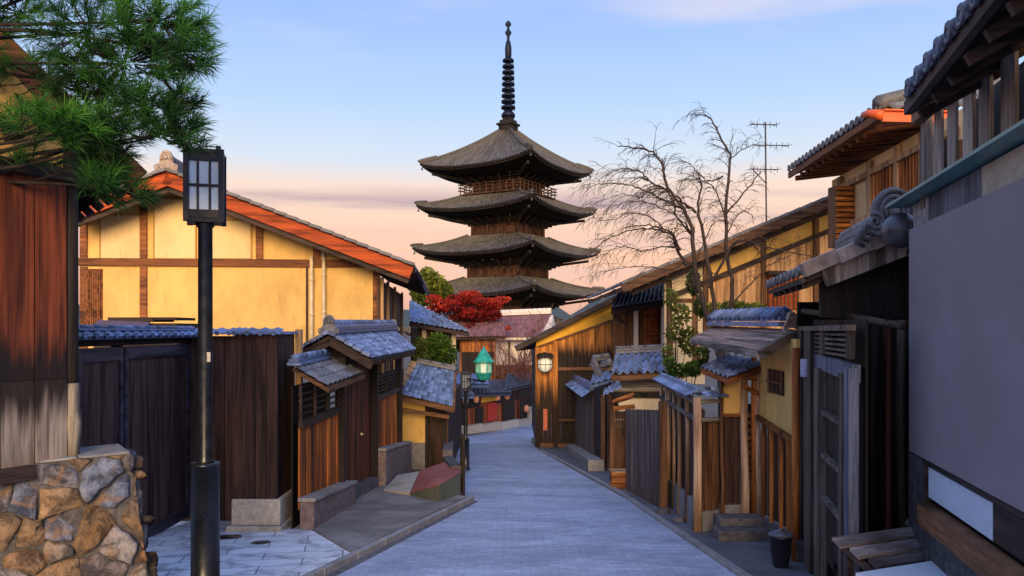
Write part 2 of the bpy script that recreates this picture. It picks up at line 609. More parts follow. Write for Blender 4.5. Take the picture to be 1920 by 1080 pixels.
M['purple_stone'] = stone('purple_stone', (.13, .095, .10), (.26, .20, .20), 11, bump=.3)
M['brick'] = None
# ================================================================ setting: ground, lane, pavements, kerbs, hills
def sheet(name, rows, mat, dz, step=1.0):
    """a strip of ground: rows of (Y, x left, x right), following the slope"""
    ys = []
    y = rows[0][0]
    while y < rows[-1][0]:
        ys.append(y)
        y += step
    ys = sorted(set(ys + [r[0] for r in rows]))
    mb = MB()
    vs, fs = [], []
    for y in ys:
        for a, b in zip(rows, rows[1:]):
            if a[0] <= y <= b[0]:
                t = (y - a[0]) / max(1e-6, b[0] - a[0])
                xl, xr = a[1] + (b[1] - a[1]) * t, a[2] + (b[2] - a[2]) * t
                break
        vs += [(xl, y, gz(y) + dz), (xr, y, gz(y) + dz)]
    for i in range(len(ys) - 1):
        fs.append((2 * i, 2 * i + 1, 2 * i + 3, 2 * i + 2))
    mb.add(vs, fs, .5)
    return tag(mb.build(name, mat), kind='structure')
def ground_poly(name, pts, mat, dz, t=.2):
    mb = MB()
    mb.prism([V((x, y, gz(y) + dz)) for x, y in pts], V((0, 0, -t)), .5)
    return tag(mb.build(name, mat), kind='structure')
def kerb(name, pts, w, h, mat, piece=.9):
    """a run of kerb stones"""
    mb = MB()
    for (x0, y0), (x1, y1) in zip(pts, pts[1:]):
        L = math.hypot(x1 - x0, y1 - y0)
        n = max(1, round(L / piece))
        for i in range(n):
            a, b = (i + .01) / n, (i + .99) / n
            p = V((x0 + (x1 - x0) * a, y0 + (y1 - y0) * a, 0)); p.z = gz(p.y) + h / 2 - .02
            q = V((x0 + (x1 - x0) * b, y0 + (y1 - y0) * b, 0)); q.z = gz(q.y) + h / 2 - .02
            mb.beam(p, q, w, h + .04)
    return tag(mb.build(name, mat, bevel=.012), kind='structure')

def road_mat():
    t = NT('lane_paving')
    br = t.n("ShaderNodeTexBrick")
    br.inputs["Scale"].default_value = 1.0
    br.inputs["Mortar Size"].default_value = .006
    br.inputs["Mortar Smooth"].default_value = .3
    br.inputs["Brick Width"].default_value = .21
    br.inputs["Row Height"].default_value = .10
    br.inputs["Color1"].default_value = (.28, .325, .435, 1)
    br.inputs["Color2"].default_value = (.385, .435, .55, 1)
    br.inputs["Mortar"].default_value = (.24, .27, .37, 1)
    n0 = t.noise((1, 1, 1), 2.2, 3, .6, 0, False)
    sep = t.n("ShaderNodeVectorMath", operation='ADD')
    c = t.n("ShaderNodeCombineXYZ")
    t.l(t.math('MULTIPLY', n0, .05), c.inputs[1])
    t.l(t.tc, sep.inputs[0]); t.l(c.outputs[0], sep.inputs[1])
    t.l(sep.outputs[0], br.inputs[0])
    n1 = t.noise((.6, 1.0, 1), 1, 7, .68, .4, False)
    n2 = t.noise((14, 14, 14), 1, 5, .7, 0, False)
    n3 = t.noise((1.3, 2.2, 1), 1, 7, .7, .8, False)
    k = t.mix(t.rng(n1, .36, .66), t.mix(1.0, br.outputs[0], (.78, .77, .80), 'MULTIPLY'), t.mix(1.0, br.outputs[0], (1.2, 1.2, 1.2), 'MULTIPLY'))
    k = t.mix(t.rng(n3, .52, .72, 0, .4), k, (.15, .16, .20))
    k = t.mix(t.rng(n3, .28, .42, .3, 0), k, (.34, .37, .47))
    k = t.mix(t.rng(n2, .5, .8, 0, .55), k, (.14, .14, .17))
    n4 = t.noise((4.5, 7, 1), 1, 6, .72, .5, False)
    k = t.mix(t.rng(n4, .5, .74, 0, .45), k, (.38, .41, .51))
    k = t.mix(t.rng(n4, .22, .42, .5, 0), k, (.17, .18, .24))
    t.bump(t.math('ADD', t.math('MULTIPLY', n2, .6), t.math('SUBTRACT', 1.0, br.outputs["Fac"])), .35, .01)
    return t.done(k, t.rng(n2, .3, .7, .5, .75), .45)
def slab_mat():
    t = NT('slab_paving')
    mp = t.n("ShaderNodeMapping")
    mp.inputs["Rotation"].default_value = (0, 0, R(-12))
    t.l(t.tc, mp.inputs[0])
    br = t.n("ShaderNodeTexBrick")
    t.l(mp.outputs[0], br.inputs[0])
    br.inputs["Scale"].default_value = 1.0
    br.inputs["Mortar Size"].default_value = .008
    br.inputs["Brick Width"].default_value = .9
    br.inputs["Row Height"].default_value = .38
    br.inputs["Color1"].default_value = (.60, .63, .70, 1)
    br.inputs["Color2"].default_value = (.74, .76, .82, 1)
    br.inputs["Mortar"].default_value = (.12, .12, .14, 1)
    n1 = t.noise((3, 3, 3), 1, 6, .65, .4, False)
    n2 = t.noise((30, 30, 30), 1, 4, .7, 0, False)
    c = t.mix(t.rng(n1, .46, .66, 0, .75), br.outputs[0], (.20, .20, .23))
    c = t.mix(t.rng(n2, .55, .8, 0, .4), c, (.25, .25, .27))
    t.bump(t.math('ADD', n2, t.math('SUBTRACT', 1.0, br.outputs["Fac"])), .3, .008)
    return t.done(c, .6, .4)
def asphalt_mat(name, c1, c2):
    t = NT(name)
    n1 = t.noise((1.2, 1.2, 1.2), 1, 6, .65, .3, False)
    n2 = t.noise((60, 60, 60), 1, 3, .7, 0, False)
    n3 = t.noise((5, 2, 2), 1, 5, .65, .8, False)
    c = t.mix(t.rng(n1, .34, .68), c1, c2)
    c = t.mix(t.rng(n3, .55, .75, 0, .5), c, tuple(k * .5 for k in c1))
    c = t.mix(t.rng(n2, .5, .8, 0, .4), c, tuple(min(1, k * 1.5) for k in c2))
    t.bump(n2, .25, .006)
    return t.done(c, .75, .35)
M['road'] = road_mat()
M['slabs'] = slab_mat()
M['pavement'] = asphalt_mat('pavement_asphalt', (.075, .078, .095), (.14, .14, .165))
M['apron'] = asphalt_mat('apron_concrete', (.13, .115, .11), (.27, .245, .23))
M['soil'] = asphalt_mat('soil', (.06, .05, .04), (.11, .095, .075))
M['hill'] = asphalt_mat('hill_forest', (.035, .05, .035), (.07, .08, .055))

mb = MB()
ys = [-40] + list(range(-30, 60)) + [60, 80, 120, 200, 400, 1200, 3500]
xs = [-3000, -300, -20, 20, 300, 3000]
for i in range(len(ys) - 1):
    for j in range(len(xs) - 1):
        mb.add([(xs[j], ys[i], gz(ys[i])), (xs[j + 1], ys[i], gz(ys[i])), (xs[j + 1], ys[i + 1], gz(ys[i + 1])), (xs[j], ys[i + 1], gz(ys[i + 1]))], [(0, 1, 2, 3)], .5)
tag(mb.build('ground', M['soil']), kind='structure')
sheet('road', [(-6, -5.2, 3.2), (8.6, -2.07, 2.45), (14.8, -.74, 2.15), (15.2, -1.9, 2.12), (28.2, -2.0, .96), (33, -2.3, .8), (37, -2.6, .9), (38.5, -2.0, 14), (47, 1.1, 16), (50, 2.2, 16)], M['road'], .006)
sheet('pavement', [(-2, 2.5, 5.2), (8.6, 2.5, 5.0), (15.8, 2.2, 4.2), (28.2, 1.02, 4), (30.5, .86, 4)], M['pavement'], .012)
kerb('kerb', [(2.95, 0.0), (2.48, 8.6), (2.15, 15.8), (1.55, 22.5), (.99, 28.2)], .11, .05, M['kerb_stone'])
sheet('gutter', [(0, -3.86, -3.72), (8.6, -2.01, -1.89), (14.7, -.70, -.60)], M['dark_stone'], .011)
kerb("kerb", [(-3.92, 0), (-2.07, 8.6), (-.74, 14.8)], .09, .085, M['kerb_stone'])
ground_poly('path', [(-6, 0), (-3.95, 0), (-2.13, 8.6), (-1.93, 9.5), (-2.95, 11.4), (-4.9, 13)], M['slabs'], .075)
ground_poly('path', [(-1.925, 9.52), (-.83, 14.75), (-1.9, 15.8), (-3.1, 18), (-3.1, 11.5), (-2.94, 11.42)], M['apron'], .085)
for (x, y, r, lab) in ((-3.75, 10.55, .17, 'round dark stain disc in the pale paving near the gate pier'), (-3.2, 10.15, .12, 'small dark stain disc in the pale paving nearer the kerb')):
    mb = MB()
    mb.lathe(V((x, y, gz(y) + .076)), [(r, -.02), (r, .006), (r * .88, .006), (r * .86, .001), (r * .6, .001), (r * .58, .005), (.001, .005)], 18, axis=V((0, .0815, 1)))
    tag(mb.build('stain_disc', M['iron'], loc=(x, y, gz(y))), lab, 'drain cover')  # added thin discs standing for two dark stains on the paving
# hazy ridge far behind the pagoda
mb = MB()
pts = []
for i in range(121):
    x = -2600 + 5200 * i / 120
    h = 62 + 24 * math.sin(i * .37 + 1.0) + 26 * math.sin(i * .93) + 14 * math.sin(i * 2.1) + 45 * math.exp(-((x - 430) / 330) ** 2)
    pts.append((x, h))
vs, fs = [], []
for x, h in pts:
    vs += [(x, 2200, -8), (x, 2600 + h, h * .55), (x, 2900 + h, h), (x, 3300, -8)]
for i in range(120):
    for k in range(3):
        fs.append((4 * i + k, 4 * i + 4 + k, 4 * i + 5 + k, 4 * i + 1 + k))
mb.add(vs, fs, .5, True)
tag(mb.build('hills', M['hill']), kind='structure')

# ================================================================ near left: stone wall, timber house, pine, lamp
def clip(poly, a, b, c):
    """keep the side a*x + b*y <= c"""
    out = []
    for i in range(len(poly)):
        p, q = poly[i], poly[(i + 1) % len(poly)]
        dp, dq = a * p[0] + b * p[1] - c, a * q[0] + b * q[1] - c
        if dp <= 0:
            out.append(p)
        if (dp < 0 < dq) or (dq < 0 < dp):
            t = dp / (dp - dq)
            out.append((p[0] + (q[0] - p[0]) * t, p[1] + (q[1] - p[1]) * t))
    return out
def stones(mb, org, ux, uz, nn, outline, cell=.3, gap=.018, puff=.055, seed=3):
    """rough fieldstones laid over a sloping face; outline is a convex polygon in face coordinates"""
    rg = random.Random(seed)
    xs = [p[0] for p in outline]; zs = [p[1] for p in outline]
    seeds = []
    z = min(zs) - cell
    row = 0
    while z < max(zs) + cell:
        x = min(xs) - cell + (row % 2) * cell * .5
        while x < max(xs) + cell:
            seeds.append((x + rg.uniform(-.4, .4) * cell, z + rg.uniform(-.36, .36) * cell))
            x += cell * rg.uniform(.85, 1.35)
        z += cell * .78
        row += 1
    for s in seeds:
        poly = list(outline)
        for q in seeds:
            if q is s or abs(q[0] - s[0]) > 3 * cell or abs(q[1] - s[1]) > 3 * cell:
                continue
            a, b = q[0] - s[0], q[1] - s[1]
            L = math.hypot(a, b)
            poly = clip(poly, a, b, (a * (q[0] + s[0]) + b * (q[1] + s[1])) / 2 - gap * L * .5)
            if len(poly) < 3:
                break
        if len(poly) < 3:
            continue
        poly = [(p[0] + rg.uniform(-.02, .02), p[1] + rg.uniform(-.02, .02)) for p in poly]
        # resample the outline so that it can be roughened
        pts = []
        for i in range(len(poly)):
            p, q = poly[i], poly[(i + 1) % len(poly)]
            m = max(1, int(math.hypot(q[0] - p[0], q[1] - p[1]) / .05))
            pts += [(p[0] + (q[0] - p[0]) * k / m + rg.uniform(-.009, .009), p[1] + (q[1] - p[1]) * k / m + rg.uniform(-.009, .009)) for k in range(m)]
        cx, cz = sum(p[0] for p in pts) / len(pts), sum(p[1] for p in pts) / len(pts)
        hh = puff * rg.uniform(.5, 1.7)
        tx, tz = rg.uniform(-.3, .3), rg.uniform(-.3, .3)
        rings = [(1.0, -.04), (.985, .35), (.93, .7), (.8, .95), (.5, 1.02), (.15, 1.04)]
        vs, fs = [], []
        n = len(pts)
        for f, h in rings:
            for p in pts:
                x, zz = cx + (p[0] - cx) * f, cz + (p[1] - cz) * f
                jit = rg.uniform(-.2, .2) * hh if h > .3 else 0
                vs.append(org + ux * x + uz * zz + nn * (h * hh + jit + (x - cx) * tx * h + (zz - cz) * tz * h))
        for i in range(len(rings) - 1):
            for k in range(n):
                fs.append((i * n + k, i * n + (k + 1) % n, (i + 1) * n + (k + 1) % n, (i + 1) * n + k))
        fs.append(tuple(range((len(rings) - 1) * n, len(rings) * n)))
        mb.add(vs, fs, rg.random(), True)
def fieldstone_mat():
    t = NT('fieldstones')
    r = t.n("ShaderNodeValToRGB")
    e = r.color_ramp.elements
    cs = [(.0, (.17, .11, .06)), (.16, (.13, .10, .085)), (.3, (.30, .20, .11)), (.45, (.17, .175, .21)), (.58, (.24, .14, .07)), (.7, (.30, .265, .24)), (.84, (.15, .19, .28)), (1, (.21, .145, .08))]
    while len(e) < len(cs):
        e.new(.5)
    for x, (p, c) in zip(e, cs):
        x.position, x.color = p, (*c, 1)
    t.l(t.rnd, r.inputs[0])
    n1 = t.noise((7, 7, 7), 1, 7, .7, .6)
    n2 = t.noise((38, 38, 38), 1, 4, .7)
    n3 = t.noise((3.2, 3.2, 3.2), 1, 5, .6, 1.2)
    c = t.mix(t.rng(n1, .38, .64), t.mix(1.0, r.outputs[0], (.38, .38, .40), 'MULTIPLY'), t.mix(1.0, r.outputs[0], (1.7, 1.6, 1.5), 'MULTIPLY'))
    c = t.mix(t.rng(n3, .52, .68, 0, .6), c, (.40, .22, .08))
    c = t.mix(t.rng(n2, .55, .8, 0, .6), c, (.06, .055, .05))
    c = t.mix(t.rng(n2, .22, .38, .45, 0), c, (.55, .52, .48))
    n5 = t.noise((90, 90, 90), 1, 4, .75)
    c = t.mix(t.rng(n5, .5, .8, 0, .5), c, (.05, .045, .04))
    t.bump(t.math('ADD', n1, t.math('ADD', t.math('MULTIPLY', n2, .8), t.math('MULTIPLY', n5, .3))), 1.0, .03)
    return t.done(c, .85, .25)
M['fieldstones'] = fieldstone_mat()

# retaining wall: face runs beside the lane and leans back a little
top_a, top_b = P(-330, 912, 5.0), P(246, 851, 6.0)
wd = (top_b - top_a); wd.z = 0
Lw = wd.length; wd.normalize()
slope = (top_b.z - top_a.z) / Lw
ux = (wd + Z * slope).normalized()
nh = V((wd.y, -wd.x, 0))                       # out of the face
if nh.dot(V((0, -1, 0))) < 0:
    nh = -nh
uzw = (Z - nh * .13).normalized()
H = 1.55
st = thing('stone_wall', 'low retaining wall of rough brown and blue fieldstones under the dark red boarded house', 'wall', (top_b.x, top_b.y, gz(top_b.y)))
mbm = MB()
back = -nh * .55
A0, B0 = top_a - uzw * H, top_b - uzw * H + wd * .16
mbm.prism([A0, B0, top_b, top_a], back, .5)
mbm.build('mortar_core', M['mortar'], st)
mbs = MB()
stones(mbs, top_a, wd, uzw, nh, [(0, -H), (Lw + .16, -H), (Lw, slope * Lw - .0), (0, 0)], .25, .012, .032, 5)
# return face at the lane end
rn = wd
stones(mbs, top_b + wd * .01, -nh, (Z + wd * -.1).normalized(), rn, [(0, -H), (.52, -H), (.52, -.02), (0, -.02)], .3, .02, .05, 9)
mbs.build('stone_facing', M['fieldstones'], st)
mbc = MB()
n = 5
for i in range(n):
    a = top_a.lerp(top_b, i / n + .003); b = top_a.lerp(top_b, (i + 1) / n - .003)
    mbc.beam(a - nh * .29 + Z * .004, b - nh * .29 + Z * .004, .52, .022)
mbc.build('coping', M['concrete'], st, bevel=.006)

# timber house above it
pl = Plane((P(145, 0, 6.0).x, 6.0), (.46, .89))
h = thing('timber_house', 'dark red boarded house with a pale weathered board foot above the fieldstone wall', 'house', (pl.O.x, pl.O.y, -1.1))
M['red_board'] = wood('red_board', (.06, .014, .007), (.27, .066, .026), lo=.8, hi=1.2, sc=.55, stain=(.012, .009, .009), stain_z=(1.12, .80), bump=.6)
M['board_foot'] = wood('board_foot', (.20, .15, .12), (.50, .42, .36), lo=.85, hi=1.15, sc=.6, stain=(.02, .014, .012), stain_z=(.42, .72), bump=.6)
ztop, zmid, zbot = pl.z(60, 332), pl.z(60, 712), pl.z(60, 868)
mb = MB()
pl.boards(mb, -330, 118, zmid, ztop, .235, .03, .02, gap=.012)
mb.build('upper_board', M['red_board'], h)
mb = MB()
pl.boards(mb, -330, 118, zbot, zmid - .004, .235, .032, .022, gap=.01)
mb.build('lower_board', M['board_foot'], h)
mb = MB()
pl.rectz(mb, -330, 150, zbot - .1, zbot - .003, .1, 0, .5)
mb.build('sill_beam', M['dark_wood_h'], h)
mb = MB()
pl.rectz(mb, -330, 150, ztop + .004, ztop + .09, .1, 0, .5)
mb.build('wall_beam', M['dark_wood_h'], h)
mb = MB()
c = pl.at(131, 0, .0)
mb.tube([V((c.x, c.y, zbot)), V((c.x, c.y, 1.6))], [.062, .055], 12)
mb.build('corner_post', M['black_wood'], h)
mb = MB()
mb.tube([V((c.x, c.y, zbot)), V((c.x, c.y, zbot + .10)), V((c.x + .008, c.y, zbot + .2)), V((c.x + .010, c.y, zbot + .27)), V((c.x, c.y, zbot + .34)), V((c.x, c.y, zbot + .5)), V((c.x, c.y, zbot + .56))], [.067, .066, .072, .074, .066, .0655, .06], 12)
mb.build('post_foot', wood('post_foot', (.34, .27, .19), (.74, .64, .48), bump=.6), h)
mb = MB()
a0, a1 = pl.at(-330, ztop + .09), pl.at(140, ztop + .09)
mb.prism([a0, a1, V((a1.x, a1.y, 1.42)), V((a0.x, a0.y, 2.7))], -pl.n3 * .1, .5)
mb.build('wall', M['yellow_plaster'], h)
mb = MB()
s1 = P(146, 0, 6.02)
mb.beam(V((s1.x - .05, 6.03, .2)), V((s1.x - 2.2, 9.6, .2)), .08, 2.8)
mb.build('side_wall', M['dark_wood'], h)
mb, mb2, mb3 = MB(), MB(), MB()
e0 = P(262, 316, 6.35); r0 = P(-140, -80, 6.1)
bk = V((-2.6, 3.4, 0))
tiles(mb, e0 + bk, e0, r0, r0 + bk, 10, 8, .035, .025)
mb.build('roof', M['brown_tile'], h)
mb2.slab([e0 - Z * .03, e0 + bk - Z * .03, r0 + bk - Z * .03, r0 - Z * .03], .06)
dd = (e0 - r0).normalized()
for k in range(9):
    p = e0.lerp(e0 + bk, (k + .3) / 9) - Z * .13
    mb2.beam(p, p - dd * 1.6, .06, .08)
mb2.build('eave', M['dark_wood'], h)
mb3.beam(e0 - Z * .1 - V((0, .04, 0)), r0 - Z * .1 - V((0, .04, 0)), .05, .2)
mb3.build('bargeboard', M['rust_wood'], h)

# street lamp
LAMP_ID = 0
def street_lamp(X, Y, ztop, s, label, rot):
    g = gz(Y) + .06
    t = thing('street_lamp', label, 'street lamp', (X, Y, g), 'street lamps along the lane')
    ca, sa = math.cos(rot), math.sin(rot)
    ex, ey = V((ca, sa, 0)), V((-sa, ca, 0))
    c = V((X, Y, 0))
    zh = ztop - .60 * s
    zb = -1.11 if s > .9 else g + 1.0 * s
    mb = MB()
    mb.lathe(V((X, Y, g)), [(.15 * s, 0), (.15 * s, .03), (.117 * s, .05), (.115 * s, zb - g - .03), (.118 * s, zb - g - .03), (.118 * s, zb - g)], 20)
    mb.build('base', M['iron'], t)
    mb = MB()
    mb.lathe(V((X, Y, zb)), [(.075 * s, 0), (.066 * s, .02), (.06 * s, .05), (.058 * s, zh - zb - .04), (.075 * s, zh - zb - .02), (.075 * s, zh - zb + .02)], 20)
    mb.build('pole', M['iron'], t)
    a = .14 * s
    head = MB()
    def ring(z0, z1, k):
        head.box(c + Z * ((z0 + z1) / 2), ex * k, ey * k, Z * ((z1 - z0) / 2))
    ring(zh, zh + .035 * s, a * .92); ring(zh + .036 * s, zh + .10 * s, a * 1.0)
    ring(ztop - .10 * s, ztop - .03 * s, a * 1.0); ring(ztop - .028 * s, ztop, a * 1.08)
    z0, z1 = zh + .1 * s, ztop - .1 * s
    zm = (z0 + z1) / 2
    for sx in (-1, 1):
        for sy in (-1, 1):
            head.box(c + ex * (sx * a * .97) + ey * (sy * a * .97) + Z * ((zh + ztop) / 2), ex * .022 * s, ey * .022 * s, Z * (ztop - zh) * .5)
            head.box(c + ex * (sx * a * .8) + ey * (sy * a * .8) + Z * (ztop + .012 * s), ex * .02 * s, ey * .02 * s, Z * .02 * s)
    for u, w in ((ex, ey), (ey, ex)):
        for sg in (-1, 1):
            for k in (-1 / 3, 1 / 3):
                head.box(c + u * (k * a) + w * (sg * a * .96) + Z * zm, u * .009 * s, w * .009 * s, Z * (z1 - z0) / 2)
            head.box(c + w * (sg * a * .965) + Z * zm, u * a, w * .008 * s, Z * .011 * s)
    hd = head.build('lamp_head', M['steel_blue'], t)
    for u, w in ((ex, ey), (ey, ex)):
        for sg in (-1, 1):
            p = MB()
            p.box(c + w * (sg * a * .9) + Z * zm, u * a * .93, w * .004, Z * (z1 - z0) / 2)
            p.build('pane', M['lamp_glass' if s > .9 else 'lamp_glass_dim'], hd)
    if s > .9:
        mb = MB()
        mb.box(V((X + .047, Y - .045, -.22)), .014, .006, .04)
        mb.build('notice_plate', M['granite'], t)
        mb = MB()
        for k in (0, 2.1, 4.2):
            mb.lathe(V((X + .115 * math.cos(k - 1.2), Y + .115 * math.sin(k - 1.2), zb - .42)), [(.014, 0), (.014, .012), (.004, .015)], 8, axis=V((math.cos(k - 1.2), math.sin(k - 1.2), 0)))
        mb.build('bolt', M['steel_blue'], t)
    return t
M['lamp_glass_dim'] = plain('lamp_glass_dim', (.10, .13, .18), .3, 0, .5, .2, 5)
M['lamp_glass'] = plain('lamp_glass', (.36, .54, .80), .3, 0, .5, .12, 5)
street_lamp(-2.58, 6.7, 1.50, 1.0, 'black iron street lamp with a square glazed head beside the fieldstone wall', R(16))

# pine over the house roof
def needle_tuft(mb, c, d, n, L, w, r, rg):
    u = d.orthogonal().normalized(); v = d.cross(u)
    vs, fs = [], []
    for i in range(n):
        a = rg.uniform(0, 6.283)
        sp = rg.uniform(.15, 1.25)
        dr = (d * math.cos(sp) + (u * math.cos(a) + v * math.sin(a)) * math.sin(sp)).normalized()
        l = L * rg.uniform(.6, 1.1)
        b = c + d * rg.uniform(-.5, .3) * L * .6
        s = dr.cross(V((rg.uniform(-1, 1), rg.uniform(-1, 1), rg.uniform(-1, 1)))).normalized() * w
        k = len(vs)
        m = b + dr * l * .55
        e = b + dr * l - Z * l * .08
        vs += [b - s * .5, b + s * .5, m + s * .6, m - s * .6, e]
        fs += [(k, k + 1, k + 2, k + 3), (k + 3, k + 2, k + 4)]
    mb.add(vs, fs, r)
M['pine_needle'] = leafmat('pine_needle', [(0, (.014, .042, .016)), (.35, (.032, .12, .022)), (.7, (.075, .25, .03)), (1, (.15, .40, .05))], .3)
M['pine_bark'] = stone('pine_bark', (.012, .009, .008), (.04, .03, .024), 12, bump=.8)
t = thing('pine_tree', 'green pine whose needle sprays hang over the dark red boarded house', 'tree', (-4.75, 5.7, gz(5.7)))
rg = random.Random(11)
NL, NW = .15, .0036
wood_mb, crown = MB(), MB()
trunk_pts = [V((-4.75, 5.7, gz(5.7) - .1)), V((-4.7, 5.65, -.6)), V((-4.5, 5.6, .9)), V((-4.45, 5.55, 2.0)), V((-4.25, 5.5, 3.2)), V((-4.2, 5.45, 4.1))]
wood_mb.tube(trunk_pts, [.19, .16, .14, .11, .07, .03], 10)
wood_mb.build('trunk', M['pine_bark'], t)
clusters = [  # px, py, rx, ry, tufts, depth, brightness
    (300, 40, 100, 55, 54, 5.3, .75), (170, 60, 110, 60, 46, 5.5, .45), (40, 25, 60, 40, 22, 5.6, .35), (230, 120, 120, 50, 50, 5.4, .5),
    (330, 95, 60, 45, 26, 5.2, .6), (90, 150, 100, 45, 40, 5.6, .3), (180, 185, 90, 45, 34, 5.5, .4), (275, 195, 55, 40, 22, 5.3, .5),
    (335, 185, 45, 45, 20, 5.2, .35), (345, 245, 38, 35, 18, 5.2, .3), (300, 255, 40, 22, 10, 5.3, .3), (90, 225, 70, 30, 26, 5.1, .8), (150, 245, 60, 32, 30, 5.1, .85),
    (230, 245, 50, 35, 18, 5.3, .45), (200, 300, 60, 35, 22, 5.4, .3), (220, 350, 65, 30, 26, 5.3, .4), (60, 300, 50, 22, 8, 5.4, .25), (20, 230, 40, 40, 10, 5.4, .35),
    (-90, 90, 110, 110, 60, 5.5, .4), (-60, 250, 90, 60, 26, 5.4, .4), (180, -60, 200, 60, 70, 5.5, .5)]
limbs = MB()
for (cx, cy, rx, ry, nt, Y, br) in clusters:
    c = P(cx, cy, Y)
    root = min(trunk_pts[2:], key=lambda q: abs(q.z - c.z + .25))
    mid = (root * .45 + c * .55) + V((0, rg.uniform(-.1, .1), rg.uniform(-.1, .16)))
    limbs.tube([root, root.lerp(mid, .5) + Z * .06, mid, c], [.024, .019, .013, .006], 6)
    for i in range(int(nt * 1.08)):
        while True:
            a, b, d = rg.uniform(-1, 1), rg.uniform(-1, 1), rg.uniform(-1, 1)
            if a * a + b * b + d * d < 1:
                break
        p = c + V((a * rx / F * Y, d * .28, -b * ry / F * Y))
        dr = (p - c + V((rg.uniform(-.1, .1), rg.uniform(-.1, .1), .12)) + (p - root) * .12).normalized()
        q = c.lerp(p, rg.uniform(.2, .5))
        limbs.tube([q, (q + p) / 2 - Z * .01, p], [.006, .005, .003], 4)
        needle_tuft(crown, p, dr, 44, NL, NW, min(1, max(0, br * .55 + rg.uniform(-.22, .30) + .22 * b * -1)), rg)
limbs.build('limb', M['pine_bark'], t)
crown.build('crown', M['pine_needle'], t)

# ================================================================ gate fence and pier
gx = -4.82
gt = thing('gate_wall', 'dark purple-brown board gate under a blue tile coping beside the fieldstone wall', 'gate', (gx, 10.4, gz(10.4)))
# sliding leaves along the drive
def side_rect(mb, x, y0, y1, z0, z1, t, r=None):
    mb.box(V((x - t / 2, (y0 + y1) / 2, (z0 + z1) / 2)), t / 2, (y1 - y0) / 2, (z1 - z0) / 2, r)
for i, (y0, y1) in enumerate(((7.0, 8.75), (8.8, 9.83), (9.88, 11.85))):
    d = MB()
    zb0 = gz(y1) + .18
    n = max(2, round((y1 - y0) / .16))
    for k in range(n):
        a, b = y0 + (y1 - y0) * k / n, y0 + (y1 - y0) * (k + 1) / n
        side_rect(d, gx + rng.uniform(-.002, .002), a + .002, b - .002, zb0, -.36, .03)
    dp = d.build('door_panel', M['gate_wood'], gt)
    fr = MB()
    side_rect(fr, gx + .025, y0, y0 + .07, zb0 - .02, -.2, .06)
    side_rect(fr, gx + .025, y1 - .07, y1, zb0 - .02, -.2, .06)
    side_rect(fr, gx + .028, y0 + .072, y1 - .072, -.36, -.2, .06)
    side_rect(fr, gx + .028, y0 + .072, y1 - .072, zb0 - .02, zb0 + .14, .06)
    fr.build('door_frame', M['gate_rail'], dp)
mb = MB()
for y in (7.0, 9.855, 11.95):
    mb.box(V((gx - .07, y, -1.5)), .05, .05, 1.42)
mb.box(V((gx - .06, 9.5, -.12)), .09, 2.55, .06)
mb.build('gate_post', M['black_wood'], gt)
mb = MB()
cop = [V((gx + .02, 6.9, .0)), V((gx + .02, 12.0, .0))]
tiles(mb, cop[0] + V((.16, 0, -.07)), cop[1] + V((.16, 0, -.07)), cop[1], cop[0], 22, 1, .018, .012)
mb.slab([cop[0] + V((.15, 0, -.075)), cop[1] + V((.15, 0, -.075)), cop[1] - Z * .01, cop[0] - Z * .01], .03)
discs(mb, cop[0] + V((.15, 0, -.055)), cop[1] + V((.15, 0, -.055)), 22, .035, V((1, 0, 0)))
tiles(mb, cop[1] + V((-.22, 0, -.09)), cop[0] + V((-.22, 0, -.09)), cop[0], cop[1], 22, 1, .025, .012)
ridge(mb, cop[0], cop[1], .1, .03, 1, .03)
mb.build('coping', M['blue_tile'], gt)
# return wall and pier
pw = Plane((-4.0, 11.9), (1, 0))
pier = thing('gate_pier', 'dark plank gate pier on a two-step granite foot beside the tiled gatehouse', 'gate pier', (-3.5, 11.3, gz(11.3)))
mb = MB()
x0, x1, y0, y1 = -3.87, -3.27, 11.1, 11.98
zt, zf = -.04, P(500, 935, 11.1).z
n = 4
for k in range(n):
    a, b = x0 + (x1 - x0) * k / n, x0 + (x1 - x0) * (k + 1) / n
    mb.box(V(((a + b) / 2, y0 + .015 + rng.uniform(-.004, .004), (zt + zf) / 2)), (b - a) / 2 - .003, .015, (zt - zf) / 2)
for k in range(4):
    a, b = y0 + .035 + (y1 - y0 - .035) * k / 4, y0 + .035 + (y1 - y0 - .035) * (k + 1) / 4
    mb.box(V((x1 - .015, (a + b) / 2, (zt + zf) / 2)), .015, (b - a) / 2 - .003, (zt - zf) / 2)
mb.box(V(((x0 + x1) / 2 - .02, (y0 + y1) / 2, (zt + zf) / 2)), (x1 - x0) / 2 - .05, (y1 - y0) / 2 - .05, (zt - zf) / 2 - .01, .5)
mb.build('plank_casing', M['pier_wood'], pier)
mb = MB()
mb.box(V((-4.4, 11.98, -1.5)), .46, .02, 1.42)
for k in range(5):
    mb.box(V((-4.78 + .19 * k, 11.94, -1.5)), .09, .014, 1.40)
mb.build('return_wall', M['gate_wood'], pier)
mb = MB()
mb.box(V((x1 + .05, y1 + .06, (zt + .06 + gz(12)) / 2)), .045, .05, (zt + .06 - gz(12)) / 2)
mb.build('edge_post', M['pale_wood'], pier)
mb = MB()
z2, z3 = P(500, 984, 11.1).z, gz(11.1) - .1
mb.box(V((-3.56, 11.52, (zf + z2) / 2 - .002)), .34, .46, (zf - z2) / 2 - .002)
mb.box(V((-3.57, 11.5, (z2 + z3) / 2 - .002)), .385, .51, (z2 - z3) / 2 - .002)
mb.build('stone_foot', M['granite'], pier, bevel=.015)
mb = MB()
a, b = V((-4.85, 11.86, 0.0)), V((-3.1, 11.2, 0.02))
